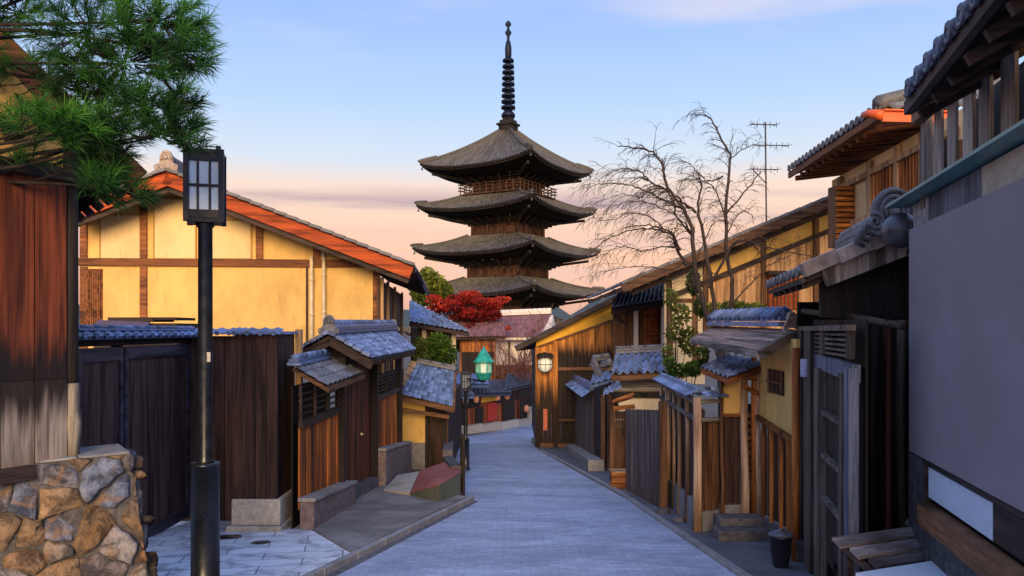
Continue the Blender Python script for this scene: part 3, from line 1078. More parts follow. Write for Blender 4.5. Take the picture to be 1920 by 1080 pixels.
tiles(mb, V((-3.92, 10.98, -.05)), V((-3.2, 10.98, -.05)), V((-3.2, 11.2, .03)), V((-3.92, 11.2, .03)), 4, 1, .018, .014)
discs(mb, V((-3.92, 11.0, -.035)), V((-3.2, 11.0, -.035)), 4, .035, V((0, -1, 0)))
tiles(mb, V((-4.8, 11.76, -.05)), V((-3.92, 11.76, -.05)), V((-3.92, 11.98, .03)), V((-4.8, 11.98, .03)), 5, 1, .018, .014)
discs(mb, V((-4.8, 11.78, -.035)), V((-3.92, 11.78, -.035)), 5, .035, V((0, -1, 0)))
mb.box(V((-3.56, 11.5, -.03)), .34, .5, .02)
mb.build('coping', M['blue_tile'], pier)

# dark lean-to box seen over the gate
s = thing('shed', 'low dark flat-topped shed peeping over the gate coping', 'shed', (-7.3, 14.5, gz(14.5)))
pp = Plane((-7.0, 14.5), (1, 0))
mb = MB(); pp.rectz(mb, 175, 332, gz(14.5), pp.z(250, 606), -1.2, 0, .5); mb.build('wall', M['dark_wood_h'], s)
mb = MB()
pp.rect(mb, 205, 595, 290, 603, -.9, .06); pp.rect(mb, 292, 595, 332, 600, -.9, .06)
mb.build('roof', M['dark_wood_h'], s)
mb = MB(); pp.poly(mb, [(183, 610), (192, 600), (286, 604), (286, 612)], .05, .1); mb.build('awning', plain('violet_cloth', (.07, .06, .16), .7), s)
# ================================================================ yellow gabled house
yp = Plane((-3.42, 20.0), (1, .076))
yh = thing('gabled_house', 'yellow plastered house with a broad gable, vermilion bargeboards and brown timber frame', 'house', (-7, 20, gz(20)))
bk = V((-.076, 1, 0)).normalized()
gx0, gx1 = 150, 712
ap, rt = (314, 322), (776, 500)
def verge_y(px):
    return ap[1] + (px - ap[0]) * (rt[1] - ap[1]) / (rt[0] - ap[0]) if px >= ap[0] else ap[1] + (ap[0] - px) * .375
mb = MB()
yp.poly(mb, [(gx0, 700), (gx1, 700), (gx1, verge_y(gx1) + 22), (ap[0], ap[1] + 22), (gx0, verge_y(gx0) + 22)], -.12, 0)
mb.build('wall', M['yellow_plaster'], yh)
for (a, b, c, d) in ((190, 404, 263, 484), (291, 374, 366, 484), (398, 414, 470, 484)):
    f = MB()
    yp.rect(f, a, b, c, d, .025, .004)
    M['panel_frame'] = M.get('panel_frame') or plaster('panel_frame', (.50, .29, .09), .15)
    pn = f.build('window_panel', M['panel_plaster'], yh)
    f = MB()
    yp.rect(f, a - 3, b - 3, c + 3, b - .2, .035, .004); yp.rect(f, a - 3, d + .2, c + 3, d + 3.5, .04, .004)
    yp.rect(f, a - 3, b, a - .2, d, .035, .004); yp.rect(f, c + .2, b, c + 3, d, .035, .004)
    f.build('frame', M['panel_frame'], pn)
fm = MB()
yp.rect(fm, gx0 - 2, 486, gx1 - 1, 500, .07, .003)
fm.build('tie_beam', M['rust_wood'], yh)
for px, yb in ((158, 700), (270, 596), (487, 486), (594, 486), (706, 700)):
    fm = MB()
    w = 6.5
    for (ya, yz) in ((max(verge_y(px - w), verge_y(px + w)) + 14, 485.5), (500.5, yb)):
        if yz - ya > 6:
            yp.rect(fm, px - w, ya, px + w, yz, .06, .003)
    fm.build('post', M['rust_wood'], yh)
fm = MB()
yp.rect(fm, 266, 597, 274, 640, .05, .003)
yp.rect(fm, 574, 501, 578, 700, .03, .003)
fm.build('batten', M['dark_wood'], yh)
for px, ya in ((584, 480), (607, 470)):
    fm = MB()
    a, b = yp.pt(px, ya, .13), yp.pt(px, 700, .13)
    fm.tube([a, b], .045, 10)
    for k in range(3):
        p = a.lerp(b, .2 + .3 * k)
        fm.lathe(p - Z * .03, [(.055, 0), (.055, .06)], 10)
    fm.build('downpipe', M['pipe'], yh)
lv = MB()
for k in range(9):
    yp.rect(lv, 161 + k * 3.4, 506, 163.2 + k * 3.4, 640, .05, .02)
yp.rect(lv, 160, 504, 193, 640, .015, .004)
lv.build('lattice', M['rust_wood'], yh)
out = 1.0
A, E = yp.pt(*ap, out), yp.pt(*rt, out)
WL = yp.pt(120, verge_y(120), out)
for nm, a, b, s in (('bargeboard', A, E, 1), ('bargeboard', A, WL, -1)):
    m = MB()
    up = (b - a).cross(yp.n3).normalized()
    if up.z < 0:
        up = -up
    m.beam(a - up * .16, b - up * .16, .06, .30, up=up)
    bb = m.build(nm, M['vermilion'], yh)
    m = MB()
    o = -yp.n3 * .12
    m.beam(a - up * .36 + o, b - up * .36 + o, .10, .13, up=up)
    m.build('underboard', M['dark_wood_h'], bb)
rf = MB()
tiles(rf, E, E + bk * 10.5, A + bk * 10.5, A, 30, 22, .035, .03)
tiles(rf, WL + bk * 10.5, WL, A, A + bk * 10.5, 30, 12, .035, .03)
for a, b in ((A, E), (A, WL)):
    L = (b - a).length
    n = int(L / .28)
    up = (b - a).cross(yp.n3).normalized()
    if up.z < 0:
        up = -up
    for i in range(n):
        p, q = a.lerp(b, i / n), a.lerp(b, (i + .97) / n)
        rf.beam(p + up * .035 + yp.n3 * .05, q + up * .055 + yp.n3 * .05, .22, .07, up=up)
roof = rf.build('roof', M['grey_tile'], yh)
m = MB(); ridge(m, A + Z * .05 - yp.n3 * .25, A + bk * 10.5 + Z * .05, .3, .25, 3, .1); m.build('ridge', M['grey_tile'], roof)
m = MB(); ridge_end(m, A + Z * .1 + yp.n3 * .05, yp.d3, .42, yp.n3); m.build('ridge_end_tile', M['brown_tile'], roof)
m = MB()
m.slab([E - Z * .1 + bk * .1, E + bk * 10.5 - Z * .1, A + bk * 10.5 - Z * .1, A - Z * .1 + bk * .1], .07, .5)
m.slab([WL - Z * .1 + bk * .1, WL + bk * 10.5 - Z * .1, A + bk * 10.5 - Z * .1, A - Z * .1 + bk * .1], .07, .5)
dd = (E - A).normalized()
for k in range(24):
    p = E + bk * (.25 + k * .43) - Z * .22
    m.beam(p - dd * .1, p - dd * 1.5, .07, .1)
m.build('eave', M['dark_wood'], yh)
m = MB()
p = E + V((.05, -.03, -.1))
m.tube([p, p + bk * 10.4 + Z * -.05], .06, 8)
m.build('gutter', M['iron'], yh)
# street side wall
sp = Plane((yp.at(712, 0).x, yp.at(712, 0).y), (bk.x, bk.y))
m = MB()
c0 = V((sp.O.x, sp.O.y, 0))
for i in range(20):
    a = c0 + bk * (.12 + i * .5)
    m.box(V((a.x, a.y, -.9)) - sp.n3 * .03, bk * .24, sp.n3 * .03, Z * 2.2)
m.build('side_wall', M['dark_wood'], yh)
for i in (0, 2, 5, 9):
    m = MB()
    a = c0 + bk * (.12 + i * .9)
    m.box(V((a.x, a.y, -.8)) + sp.n3 * .05, bk * .07, sp.n3 * .04, Z * 2.15)
    m.build('side_post', M['pale_wood'], yh)
m = MB()
for z in (-.55, -.2, .1):
    m.beam(c0 + bk * 5 + sp.n3 * .55 + Z * z, c0 + bk * 9.8 + sp.n3 * .55 + Z * z, .05, .06)
for i in range(17):
    m.box(c0 + bk * (5 + i * .3) + sp.n3 * .55 + Z * -.24, .02, .02, .33)
m.box(c0 + bk * 7.4 + sp.n3 * .3 - Z * .62, bk * 2.4, sp.n3 * .3, Z * .04)
m.build('balcony', M['black_wood'], yh)

# ================================================================ tiled gatehouse on the street, with its two board fences
gh = thing('roofed_gate', 'small gatehouse with a blue tiled gable roof above a dark plank door', 'gatehouse', (-2.95, 16.2, gz(16)))
fx = lambda y: -3.0 + .026 * (y - 11.3)
G0 = V((-3.02, 13.15, -.05)); G1 = V((-2.93, 19.6, .03))
eR0, eR1 = P(697, 672, 13.1), P(779, 656, 18.9)
eL0 = P(560, 657, 13.1); eL1 = eL0 + (G1 - G0)
m = MB()
tiles(m, eR0, eR1, G1, G0, 22, 6, .03, .02)
tiles(m, eL1, eL0, G0, G1, 22, 6, .03, .02)
for a, b in ((G0, eR0), (G0, eL0)):
    n = 5
    for i in range(n):
        p, q = a.lerp(b, i / n), a.lerp(b, (i + .95) / n)
        m.beam(p + V((0, -.02, .03)), q + V((0, -.02, .045)), .18, .05)
rf = m.build('roof', M['blue_tile'], gh)
m = MB(); ridge(m, G0 + V((0, .1, .0)), G1, .22, .16, 3, .06); m.build('ridge', M['blue_tile'], rf)
m = MB(); ridge_end(m, G0 + V((0, 0, .06)), V((1, 0, 0)), .27, V((0, -1, 0)));
m.build('ridge_end_tile', M['grey_tile'], rf)
m = MB(); ridge_end(m, G1 + V((0, .05, .02)), V((1, 0, 0)), .25, V((0, 1, 0))); m.build('ridge_end_tile', M['grey_tile'], rf)
m = MB()
m.slab([eR0 - Z * .03, eR1 - Z * .03, G1 - Z * .03, G0 - Z * .03], .05, .4)
m.slab([eL0 - Z * .03, eL1 - Z * .03, G1 - Z * .03, G0 - Z * .03], .05, .4)
for a, b in ((G0, eR0), (G0, eL0)):
    m.beam(a + V((0, .05, -.13)), b + V((0, .05, -.13)), .05, .12)
dr = (eR1 - eR0)
for k in range(16):
    p = eR0 + dr * ((k + .4) / 16) - Z * .1
    q = G0 + (G1 - G0) * ((k + .4) / 16) - Z * .1
    m.beam(p, q, .05, .06)
m.build('eave', M['dark_wood_h'], gh)
m = MB()
m.prism([V((-3.3, 13.6, -.5)), V((-2.7, 13.6, -.5)), V((-3.02, 13.6, -.1))], V((0, .05, 0)), .5)
m.box(V((fx(16), 16.3, -.52)), .1, 3.0, .07)
m.build('lintel', M['black_wood'], gh)
for y in (13.55, 16.45, 19.4):
    m = MB()
    m.box(V((fx(y) + .02, y, (gz(y) - .5) / 2 - .02)), .075, .075, (-.5 - gz(y)) / 2)
    m.build('post', M['black_wood'], gh)
m = MB()
for k in range(11):
    a = 13.65 + k * .25
    m.box(V((fx(a) - .06 + rng.uniform(-.003, .003), a + .125, (gz(a) + .28 - .6) / 2)), .02, .12, (-.6 - gz(a) - .28) / 2)
d = m.build('door', wood('door_wood', (.05, .014, .008), (.22, .055, .02), lo=.6, hi=1.5), gh)
m = MB()
m.lathe(V((fx(15.4) - .03, 15.4, -2.0)), [(.03, 0), (.03, .02), (.012, .03), (.012, .05)], 10, axis=V((1, 0, 0)))
m.build('handle', M['pipe'], d)
m = MB()
m.hexa([V((fx(13.6) - .1, 13.6, gz(13.6))), V((fx(13.6) + .12, 13.6, gz(13.6))), V((fx(16.4) + .12, 16.4, gz(16.4))), V((fx(16.4) - .1, 16.4, gz(16.4)))],
       [V((fx(13.6) - .1, 13.6, gz(13.6) + .3)), V((fx(13.6) + .12, 13.6, gz(13.6) + .3)), V((fx(16.4) + .12, 16.4, gz(16.4) + .28)), V((fx(16.4) - .1, 16.4, gz(16.4) + .28))], .5)
m.build('door_step', M['dark_stone'], gh)

def street_fence(name, label, cat, y0, y1, x_at, ztop, zlat, zb, mat, group=None):
    """plank fence beside the lane with a slatted opening along its top; boards face the lane (+X)"""
    t = thing(name, label, cat, (x_at((y0 + y1) / 2), (y0 + y1) / 2, gz((y0 + y1) / 2)), group)
    m = MB()
    n = round((y1 - y0) / .2)
    for k in range(n):
        a = y0 + (y1 - y0) * (k + .5) / n
        b = gz(a) + zb
        m.box(V((x_at(a) + rng.uniform(-.004, .004), a, (b + zlat(a)) / 2)), .012, (y1 - y0) / n / 2 - .004, (zlat(a) - b) / 2)
    m.build('board', mat, t)
    m = MB()
    for k in range(6):
        f = (k + .5) / 6
        a, b = y0, y1
        za, zc = zlat(a) + (ztop - zlat(a)) * f, zlat(b) + (ztop - zlat(b)) * f
        m.beam(V((x_at(a), a + .05, za)), V((x_at(b), b - .05, zc)), .03, .028)
    for k in range(4):
        a = y0 + .05 + (y1 - y0 - .1) * k / 3
        m.box(V((x_at(a) + .02, a, (zlat(a) + ztop) / 2)), .02, .025, (ztop - zlat(a)) / 2)
    m.beam(V((x_at(y0) + .03, y0, zlat(y0))), V((x_at(y1) + .03, y1, zlat(y1))), .07, .1)
    m.build('lattice', M['dark_wood_h'], t)
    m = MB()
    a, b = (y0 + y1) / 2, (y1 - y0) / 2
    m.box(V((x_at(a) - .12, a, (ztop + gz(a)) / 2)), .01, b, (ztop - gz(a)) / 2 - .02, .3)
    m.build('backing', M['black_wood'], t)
    return t
M['lit_wood'] = wood('lit_wood', (.22, .045, .010), (.85, .26, .035), lo=.4, hi=1.4, sc=.9)  # orange glow of light on the fences is put into this colour
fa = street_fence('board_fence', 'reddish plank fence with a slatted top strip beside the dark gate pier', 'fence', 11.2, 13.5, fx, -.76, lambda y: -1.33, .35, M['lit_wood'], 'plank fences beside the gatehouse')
m = MB()
q = [V((-2.62, 11.3, -.78)), V((-2.55, 13.7, -.72)), V((-3.1, 13.7, -.46)), V((-3.1, 11.3, -.50))]
tiles(m, q[0], q[1], q[2], q[3], 9, 3, .028, .02)
r_ = m.build('roof', M['grey_tile'], fa)
m = MB(); ridge(m, q[3] - V((0, .0, 0)), q[2] - V((0, .4, 0)), .16, .1, 2, .05)
m.build('ridge', M['blue_tile'], r_)
m = MB(); m.slab([p - Z * .03 for p in q], .05, .5); m.beam(q[0] - Z * .06, q[1] - Z * .06, .05, .07); m.build('eave', M['brown_wood_h'], fa)
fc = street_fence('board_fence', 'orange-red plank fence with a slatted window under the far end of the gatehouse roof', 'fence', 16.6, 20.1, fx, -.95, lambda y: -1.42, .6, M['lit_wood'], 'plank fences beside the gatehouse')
# low rendered walls stepping along the foot of the fences
def low_wall(label, y0, y1, x_at, w, h0, h1, mat):
    t = MB()
    a0, a1 = x_at(y0), x_at(y1)
    z0, z1 = gz(y0), gz(y1)
    t.hexa([V((a0, y0, z0 - .1)), V((a0 + w, y0, z0 - .1)), V((a1 + w, y1, z1 - .1)), V((a1, y1, z1 - .1))],
           [V((a0, y0, z0 + h0)), V((a0 + w, y0, z0 + h0)), V((a1 + w, y1, z1 + h1)), V((a1, y1, z1 + h1))], .5)
    o = t.build('low_wall', mat, loc=(a0, y0, z0), bevel=.02)
    tag(o, label, 'low wall', 'low stone walls at the foot of the gatehouse fences')
    t = MB()
    c0, c1 = V((a0 + w / 2, y0 - .02, z0 + h0 + .03)), V((a1 + w / 2, y1 + .02, z1 + h1 + .03))
    t.beam(c0, c1, w + .05, .055)
    t.build('coping', M['concrete'], o, bevel=.01)
low_wall('low purplish stone wall sloping down beside the gate pier', 11.15, 13.8, lambda y: fx(y) + .03, .2, .46, .42, M['purple_stone'])
low_wall('low purplish stone wall against the fence next to the small ochre house', 16.5, 20.0, lambda y: fx(y) + .05, .2, .80, .75, M['purple_stone'])

# ================================================================ small ochre house with a blue lean-to roof
oh = thing('ochre_house', 'small ochre plastered house with a smooth blue tiled lean-to roof and dark doorway', 'house', (-2.6, 21.2, gz(21)))
m = MB()
a, b, c, d = P(752, 739, 20.4), P(851, 763, 20.4), P(854, 694, 22.2), P(782, 680, 22.2)
tiles(m, a, b, c, d, 11, 9, .010, .010)
m.build('roof', M['blue_tile'], oh)
m = MB()
m.slab([p - Z * .03 for p in (a, b, c, d)], .06, .5)
m.beam(a - Z * .1 + V((0, .02, 0)), b - Z * .1 + V((0, .02, 0)), .05, .1)
m.beam(b - Z * .05, c - Z * .05, .06, .14)
m.beam(P(742, 766, 20.6), P(842, 782, 20.6), .06, .1)
m.build('eave', M['brown_wood_h'], oh)
m = MB(); ridge(m, d, c, .16, .07, 2, .05); m.build('ridge', M['grey_tile'], oh)
m = MB(); m.slab([P(752, 737, 20.45), P(783, 679, 22.2), P(770, 676, 22.2), P(738, 728, 20.5)], .05); m.build('verge', M['pale_wood'], oh)
op = Plane((-2.7, 21.0), (1, 0))
m = MB(); op.rectz(m, 750, 797, gz(21) - .1, -1.85, -.15, 0, .5); m.build('wall', M['ochre_plaster'], oh)
m = MB(); op.rect(m, 753, 830, 797, 880, .03, .003); m.build('plinth', M['concrete'], oh)
m = MB()
op.rect(m, 797.5, 762, 803, 880, -.15, .02); op.rect(m, 829, 762, 835, 880, -.15, .02); op.rect(m, 803.5, 762, 828.5, 775, -.12, .0)
m.build('door_frame', M['black_wood'], oh)
m = MB(); op.rect(m, 803.5, 776, 828, 880, .04, -.35); d_ = m.build('door', M['black_wood'], oh)
m = MB(); op.rect(m, 808, 780, 811, 868, .03, -.30); m.build('door_stile', M['grey_wood'], d_)
m = MB()
m.box(V((-2.3, 24, -2.8)), .6, 2.8, 1.0)
m.build('side_wall', M['dark_wood'], oh)

# doorstep block with a red top
mtR = asphalt_mat('red_top', (.24, .07, .06), (.36, .12, .10))
mtG = asphalt_mat('green_side', (.06, .075, .06), (.11, .125, .10))
bl = thing('ramp', 'concrete entrance ramp with a worn red top and dark green side', 'ramp', (-1.5, 15.5, gz(15.5)))
A_, B_, C_, D_ = V((-1.28, 14.0, gz(14))), V((-.98, 15.1, gz(15.1))), V((-1.35, 17.6, gz(17.6))), V((-1.95, 16.9, gz(16.9)))
E_ = V((-1.90, 14.9, gz(14.9)))
up = lambda p, z: V((p.x, p.y, z))
m = MB()
tA, tB, tC, tD, tE = up(A_, -2.72), up(B_, -2.68), up(C_, -2.86), up(D_, -2.98), up(E_, E_.z + .13)
base = [p - Z * .15 for p in (A_, B_, C_, D_, E_)]
m.add([*base, tA, tB, tC, tD, tE], [(0, 1, 6, 5), (1, 2, 7, 6), (2, 3, 8, 7), (3, 4, 9, 8), (4, 0, 5, 9)], .5)
m.build('side', mtG, bl)
m = MB()
for tri in ((tA, tB, tC), (tA, tC, tD), (tA, tD, tE)):
    m.prism([p + Z * .002 for p in tri], Z * .012, .5)
m.build('top', mtR, bl)
m = MB()
q = [V((-2.52, 15.6, gz(15.6) + .1)), up(E_, E_.z + .14) - V((.01, 0, 0)), tD - V((.012, 0, 0)), V((-2.5, 17.4, gz(17.4) + .22))]
m.prism(q, Z * -.3, .5)
m.build('landing', M['granite'], bl)
# low dark wall and fence running on down the lane
lw = MB()
for (x0, y0, x1, y1, h) in ((-.98, 15.9, -1.36, 18.4, .55), (-1.38, 18.5, -1.62, 22.0, .7)):
    lw.hexa([V((x0 - .25, y0, gz(y0) - .1)), V((x0, y0, gz(y0) - .1)), V((x1, y1, gz(y1) - .1)), V((x1 - .25, y1, gz(y1) - .1))],
            [V((x0 - .25, y0, gz(y0) + h)), V((x0, y0, gz(y0) + h)), V((x1, y1, gz(y1) + h)), V((x1 - .25, y1, gz(y1) + h))])
tag(lw.build('low_wall', M['dark_stone'], loc=(-1.2, 18, gz(18)), bevel=.03), 'low dark stone wall along the lane behind the red topped ramp', 'low wall')
pf = MB()
for k in range(5):
    y = 15.45 + k * .22
    x = -.93 - .13 * k * .22
    pf.box(V((x, y, gz(y) + .55)), .015, .1, .62)
tag(pf.build('board_screen', M['black_wood'], loc=(-.95, 15.8, gz(15.8))), 'narrow black board screen at the lane corner beside the red topped ramp', 'screen')

# lamp and hanging copper lantern at the corner
street_lamp(-1.18, 20.3, -1.05, .80, 'slender black street lamp beyond the red topped ramp', R(8))
cl = P(907, 684, 19.0)
ln = thing('copper_lantern', 'green copper lantern with a peaked hood and pale panes', 'lantern', tuple(cl))
m = MB()
s = 1.0
m.lathe(cl, [(.0, -.37), (.13, -.36), (.17, -.30), (.185, -.22), (.19, -.215), (.19, -.19), (.17, -.185)], 12)
m.build('bowl', M['copper_green'], ln)
m = MB()
m.lathe(cl, [(.165, -.18), (.165, .055)], 6, smooth=False)
m.build('pane', plain('lantern_glass', (.62, .78, .70), .4, 0, .5, .1), ln)
m = MB()
for k in range(6):
    a = 2 * math.pi * k / 6
    m.box(cl + V((.17 * math.cos(a), .17 * math.sin(a), -.06)), .02, .02, .125)
m.lathe(cl, [(.26, .055), (.265, .075), (.21, .12), (.155, .20), (.14, .25), (.11, .26), (.10, .31), (.085, .315), (.05, .36), (.03, .37), (.03, .42), (.001, .43)], 12)
m.build('hood', M['copper_green'], ln)
m = MB()
px_ = V((-1.18, 20.3, cl.z - .40))
m.tube([px_, V((cl.x, cl.y, cl.z - .40))], .025, 8)
m.tube([V((cl.x, cl.y, cl.z - .42)), V((cl.x, cl.y, cl.z - .35))], .05, 8)
m.tube([px_ - Z * .3, px_.lerp(V((cl.x, cl.y, cl.z - .40)), .6)], .015, 6)
m.build('bracket', M['iron'], ln)
# ================================================================ foliage helper
def foliage(mb, blobs, n, size, rg, flat=0.0, lo=0.10, hi=1.15):
    """leaf-sized bent faces through clumps; blobs: (centre, rx, ry, rz, brightness)"""
    tot = sum(b[1] * b[2] * b[3] for b in blobs)
    for (c, rx, ry, rz, br) in blobs:
        k = max(8, int(n * rx * ry * rz / tot))
        for i in range(k):
            while True:
                p = V((rg.uniform(-1, 1), rg.uniform(-1, 1), rg.uniform(-1, 1)))
                if .15 < p.length < 1:
                    break
            p = p * (p.length ** -.45) * rg.uniform(.75, 1.08)
            q = V(c) + V((p.x * rx, p.y * ry, p.z * rz))
            nn = V((rg.gauss(0, 1), rg.gauss(0, 1), rg.gauss(0, 1) + flat)).normalized()
            u = nn.orthogonal().normalized()
            a = rg.uniform(0, 6.28)
            w = nn.cross(u)
            u, w = u * math.cos(a) + w * math.sin(a), w * math.cos(a) - u * math.sin(a)
            s = size * rg.uniform(.6, 1.3)
            mb.add([q - u * s, q + w * s * .5 + nn * s * .15, q + u * s, q - w * s * .5 + nn * s * .15], [(0, 1, 2, 3)],
                   min(1, max(0, lo + (hi - lo) * (br * .6 + rg.uniform(-.18, .32) + p.z * .12))))
def leafy(name, label, cat, base, blobs, n, size, mat, trunk_r, group=None, seed=1, top=None, limb_n=10):
    rg = random.Random(seed)
    base = V(base)
    t = thing(name, label, cat, tuple(base), group)
    cx = sum(b[0][0] for b in blobs) / len(blobs); cy = sum(b[0][1] for b in blobs) / len(blobs); cz = sum(b[0][2] for b in blobs) / len(blobs)
    m = MB()
    fork = V(((base.x + cx) / 2, (base.y + cy) / 2, base.z + (cz - base.z) * .55))
    m.tube([base - Z * .1, base.lerp(fork, .5) + V((rg.uniform(-.1, .1) * trunk_r * 8, 0, 0)), fork, V((cx, cy, cz))], [trunk_r, trunk_r * .8, trunk_r * .65, trunk_r * .25], 8)
    for b in blobs:
        c = V(b[0])
        m.tube([fork, (fork + c) / 2 + Z * rg.uniform(0, .15) * (c - fork).length, c], [trunk_r * .4, trunk_r * .28, trunk_r * .1], 6)
    m.build('trunk', M['pine_bark'], t)
    m = MB()
    foliage(m, blobs, n, size, rg)
    m.build('crown', mat, t)
    return t
def blob(px, py, Y, rx, ry, br=.5, dy=None):
    c = P(px, py, Y)
    return (c, rx / F * Y, dy if dy else (rx + ry) / 2 / F * Y, ry / F * Y, br)
M['maple_leaf'] = leafmat('maple_leaf', [(0, (.05, .006, .006)), (.35, (.17, .012, .010)), (.7, (.36, .02, .015)), (1, (.62, .08, .03))], .45)
M['green_leaf'] = leafmat('green_leaf', [(0, (.012, .025, .006)), (.4, (.035, .075, .012)), (.75, (.10, .19, .02)), (1, (.26, .36, .05))], .35)
M['olive_leaf'] = leafmat('olive_leaf', [(0, (.02, .03, .006)), (.4, (.06, .09, .012)), (.75, (.17, .20, .03)), (1, (.40, .40, .08))], .35)
M['dark_leaf'] = leafmat('dark_leaf', [(0, (.008, .015, .006)), (.5, (.025, .045, .012)), (1, (.07, .11, .03))], .3)

# ================================================================ pagoda
PY = 107.0
pc = V((P(953, 0, PY).x, PY, gz(PY)))
pg = thing('pagoda', 'five storeyed dark timber pagoda with grey tiled upturned roofs and a tall ringed spire', 'pagoda', tuple(pc))
pa = R(13.7)
cdir = [V((math.sin(pa + k * math.pi / 2), -math.cos(pa + k * math.pi / 2), 0)) for k in range(4)]
def pz(py):
    return (HY - py) / F * PY
def square_ring(mb, rad, w, z0, z1, r=None):
    for k in range(4):
        a, b = pc + cdir[k] * rad, pc + cdir[(k + 1) % 4] * rad
        a.z = b.z = (z0 + z1) / 2
        d = (b - a).normalized()
        mb.beam(a - d * w * .5, b + d * w * .5, w, z1 - z0, r=r)
M['pagoda_wood'] = wood('pagoda_wood', (.045, .020, .013), (.13, .058, .034), lo=.7, hi=1.3, sc=.3)
M['pagoda_dark'] = wood('pagoda_dark', (.010, .008, .008), (.028, .020, .018), lo=.6, hi=1.4, sc=.3)  # near-black copy; shade under the eaves is put into its colour
K = PY / F
levels = [  # eave row, top row at wall, eave width px, body width px, wall bottom row
    (328, 240, 323, 122, 368), (404, 365, 336, 132, 448), (482, 445, 350, 146, 526), (556, 523, 366, 158, 602), (634, 596, 380, 170, 712)]
for li, (ye, yt, we, wb, yb) in enumerate(levels):
    Rr = we / 2 / math.cos(pa) * K
    Rb = wb / 2 / math.cos(pa) * K
    Rt = .55 if li == 0 else Rb * 1.02
    ze, zt = pz(ye), pz(yt)
    lift = .95
    m = MB()
    nrib, sg, nv = 34, 4, 9
    def surf(k, u, v, dz=0.0):
        rad = Rr + (Rt - Rr) * v
        p = pc + cdir[k].lerp(cdir[(k + 1) % 4], u) * rad
        q = abs(2 * u - 1)
        s = .74 * v + .26 * v * v
        # eaves bow outwards at the corners
        p.z = ze + (zt - ze) * s + lift * (q ** 2.6) * (1 - v) ** 1.6 + dz
        return p
    for k in range(4):
        vs, fs = [], []
        nu = nrib * sg
        for j in range(nv + 1):
            for i in range(nu + 1):
                b = .10 * max(0, math.cos(2 * math.pi * (i % sg) / sg))
                vs.append(surf(k, i / nu, j / nv, b))
        for j in range(nv):
            for i in range(nu):
                fs.append((j * (nu + 1) + i, j * (nu + 1) + i + 1, (j + 1) * (nu + 1) + i + 1, (j + 1) * (nu + 1) + i))
        for j in range(nv):
            pass
        b0 = len(m.v)
        m.v += [tuple(v) for v in vs]
        for n_, f in enumerate(fs):
            m.f.append([x + b0 for x in f]); m.sm.append(False)
            m.r.append(random.Random((li, k, (n_ % nu) // sg, n_ // nu).__hash__()).random())
    roof = m.build('roof', M['pagoda_tile'], pg)
    # eave edge, soffit, rafters
    m = MB()
    for k in range(4):
        n = 24
        for (dz0, dz1, i0, i1) in ((-.04, -.20, 0, .0), (-.20, -.38, .03, .03)):
            vs, fs = [], []
            for i in range(n + 1):
                a = surf(k, i / n, i0, 0); a.z = surf(k, i / n, 0).z + dz0
                b = surf(k, i / n, i1, 0); b.z = surf(k, i / n, 0).z + dz1
                vs += [a, b]
            for i in range(n):
                fs.append((2 * i, 2 * i + 1, 2 * i + 3, 2 * i + 2))
            m.add(vs, fs, .6)
        vs, fs = [], []
        zin = ze - .55
        for i in range(n + 1):
            e = surf(k, i / n, 0)
            p0 = V((e.x, e.y, e.z - .20))
            p1 = pc + cdir[k].lerp(cdir[(k + 1) % 4], i / n) * (Rb * 1.25)
            p1.z = zin - .1
            vs += [p0, p1]
        for i in range(n):
            fs.append((2 * i, 2 * i + 2, 2 * i + 3, 2 * i + 1))
        m.add(vs, fs, .2)
        nr = 40
        for i in range(nr):
            u = (i + .5) / nr
            e = surf(k, u, 0)
            p0 = V((e.x, e.y, e.z - .32))
            p1 = pc + cdir[k].lerp(cdir[(k + 1) % 4], .5 + (u - .5) * .98) * (Rb * 1.3)
            p1.z = zin - .25
            p0 = p0.lerp(p1, .035)
            m.beam(p0, p0.lerp(p1, .62), .12, .16)
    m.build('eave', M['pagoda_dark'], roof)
    for k in range(4):
        m = MB()
        pts = [surf(k, 0.0, v / 10, .10) for v in range(11)]
        m.tube(pts, [.22] + [.2] * 9 + [.17], 6)
        m.tube([pts[0] + cdir[k] * .25 + Z * .15, pts[0] + Z * .22, pts[1] + Z * .25, pts[2] + Z * .22], [.12, .2, .2, .16], 6)
        m.lathe(pts[0] - Z * .95 - cdir[k] * .3, [(.13, 0), (.12, .15), (.07, .26), (.02, .3), (.02, .55)], 8)
        m.build('hip_ridge', M['pagoda_tile'], roof)
    # bracket tiers under the eave
    m = MB()
    for tier in range(4):
        rad = Rb * (1.04) + tier * .62
        z1 = ze - .62 - (3 - tier) * .24
        square_ring(m, rad, .18, z1 - .12, z1)
        for k in range(4):
            for u in (0, .17, .34, .5, .66, .83):
                p = pc + cdir[k].lerp(cdir[(k + 1) % 4], u) * rad
                d = cdir[k].lerp(cdir[(k + 1) % 4], u).normalized()
                m.beam(V((p.x, p.y, z1 - .2)) - d * .5, V((p.x, p.y, z1 - .2)) + d * .45, .24, .26)
    for k in range(4):
        d = cdir[k]
        m.beam(V((pc.x, pc.y, ze - 1.2)) + d * Rb, V((pc.x, pc.y, ze - .35)) + d * (Rr - 1.6), .3, .34)
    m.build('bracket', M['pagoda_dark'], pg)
    # storey wall with posts
    zb = pz(yb)
    m = MB()
    zw1 = ze - .6
    q0 = [pc + cdir[k] * (Rb * .97) for k in range(4)]
    for p in q0: p.z = zb
    m.hexa(q0, [V((p.x, p.y, zw1)) for p in q0], .5)
    wl_ = m.build('wall', M['pagoda_wood'], pg)
    m = MB()
    for k in range(4):
        for u in (0, 1 / 3, 2 / 3):
            p = pc + cdir[k].lerp(cdir[(k + 1) % 4], u) * Rb
            m.tube([V((p.x, p.y, zb)), V((p.x, p.y, zw1))], .24, 8)
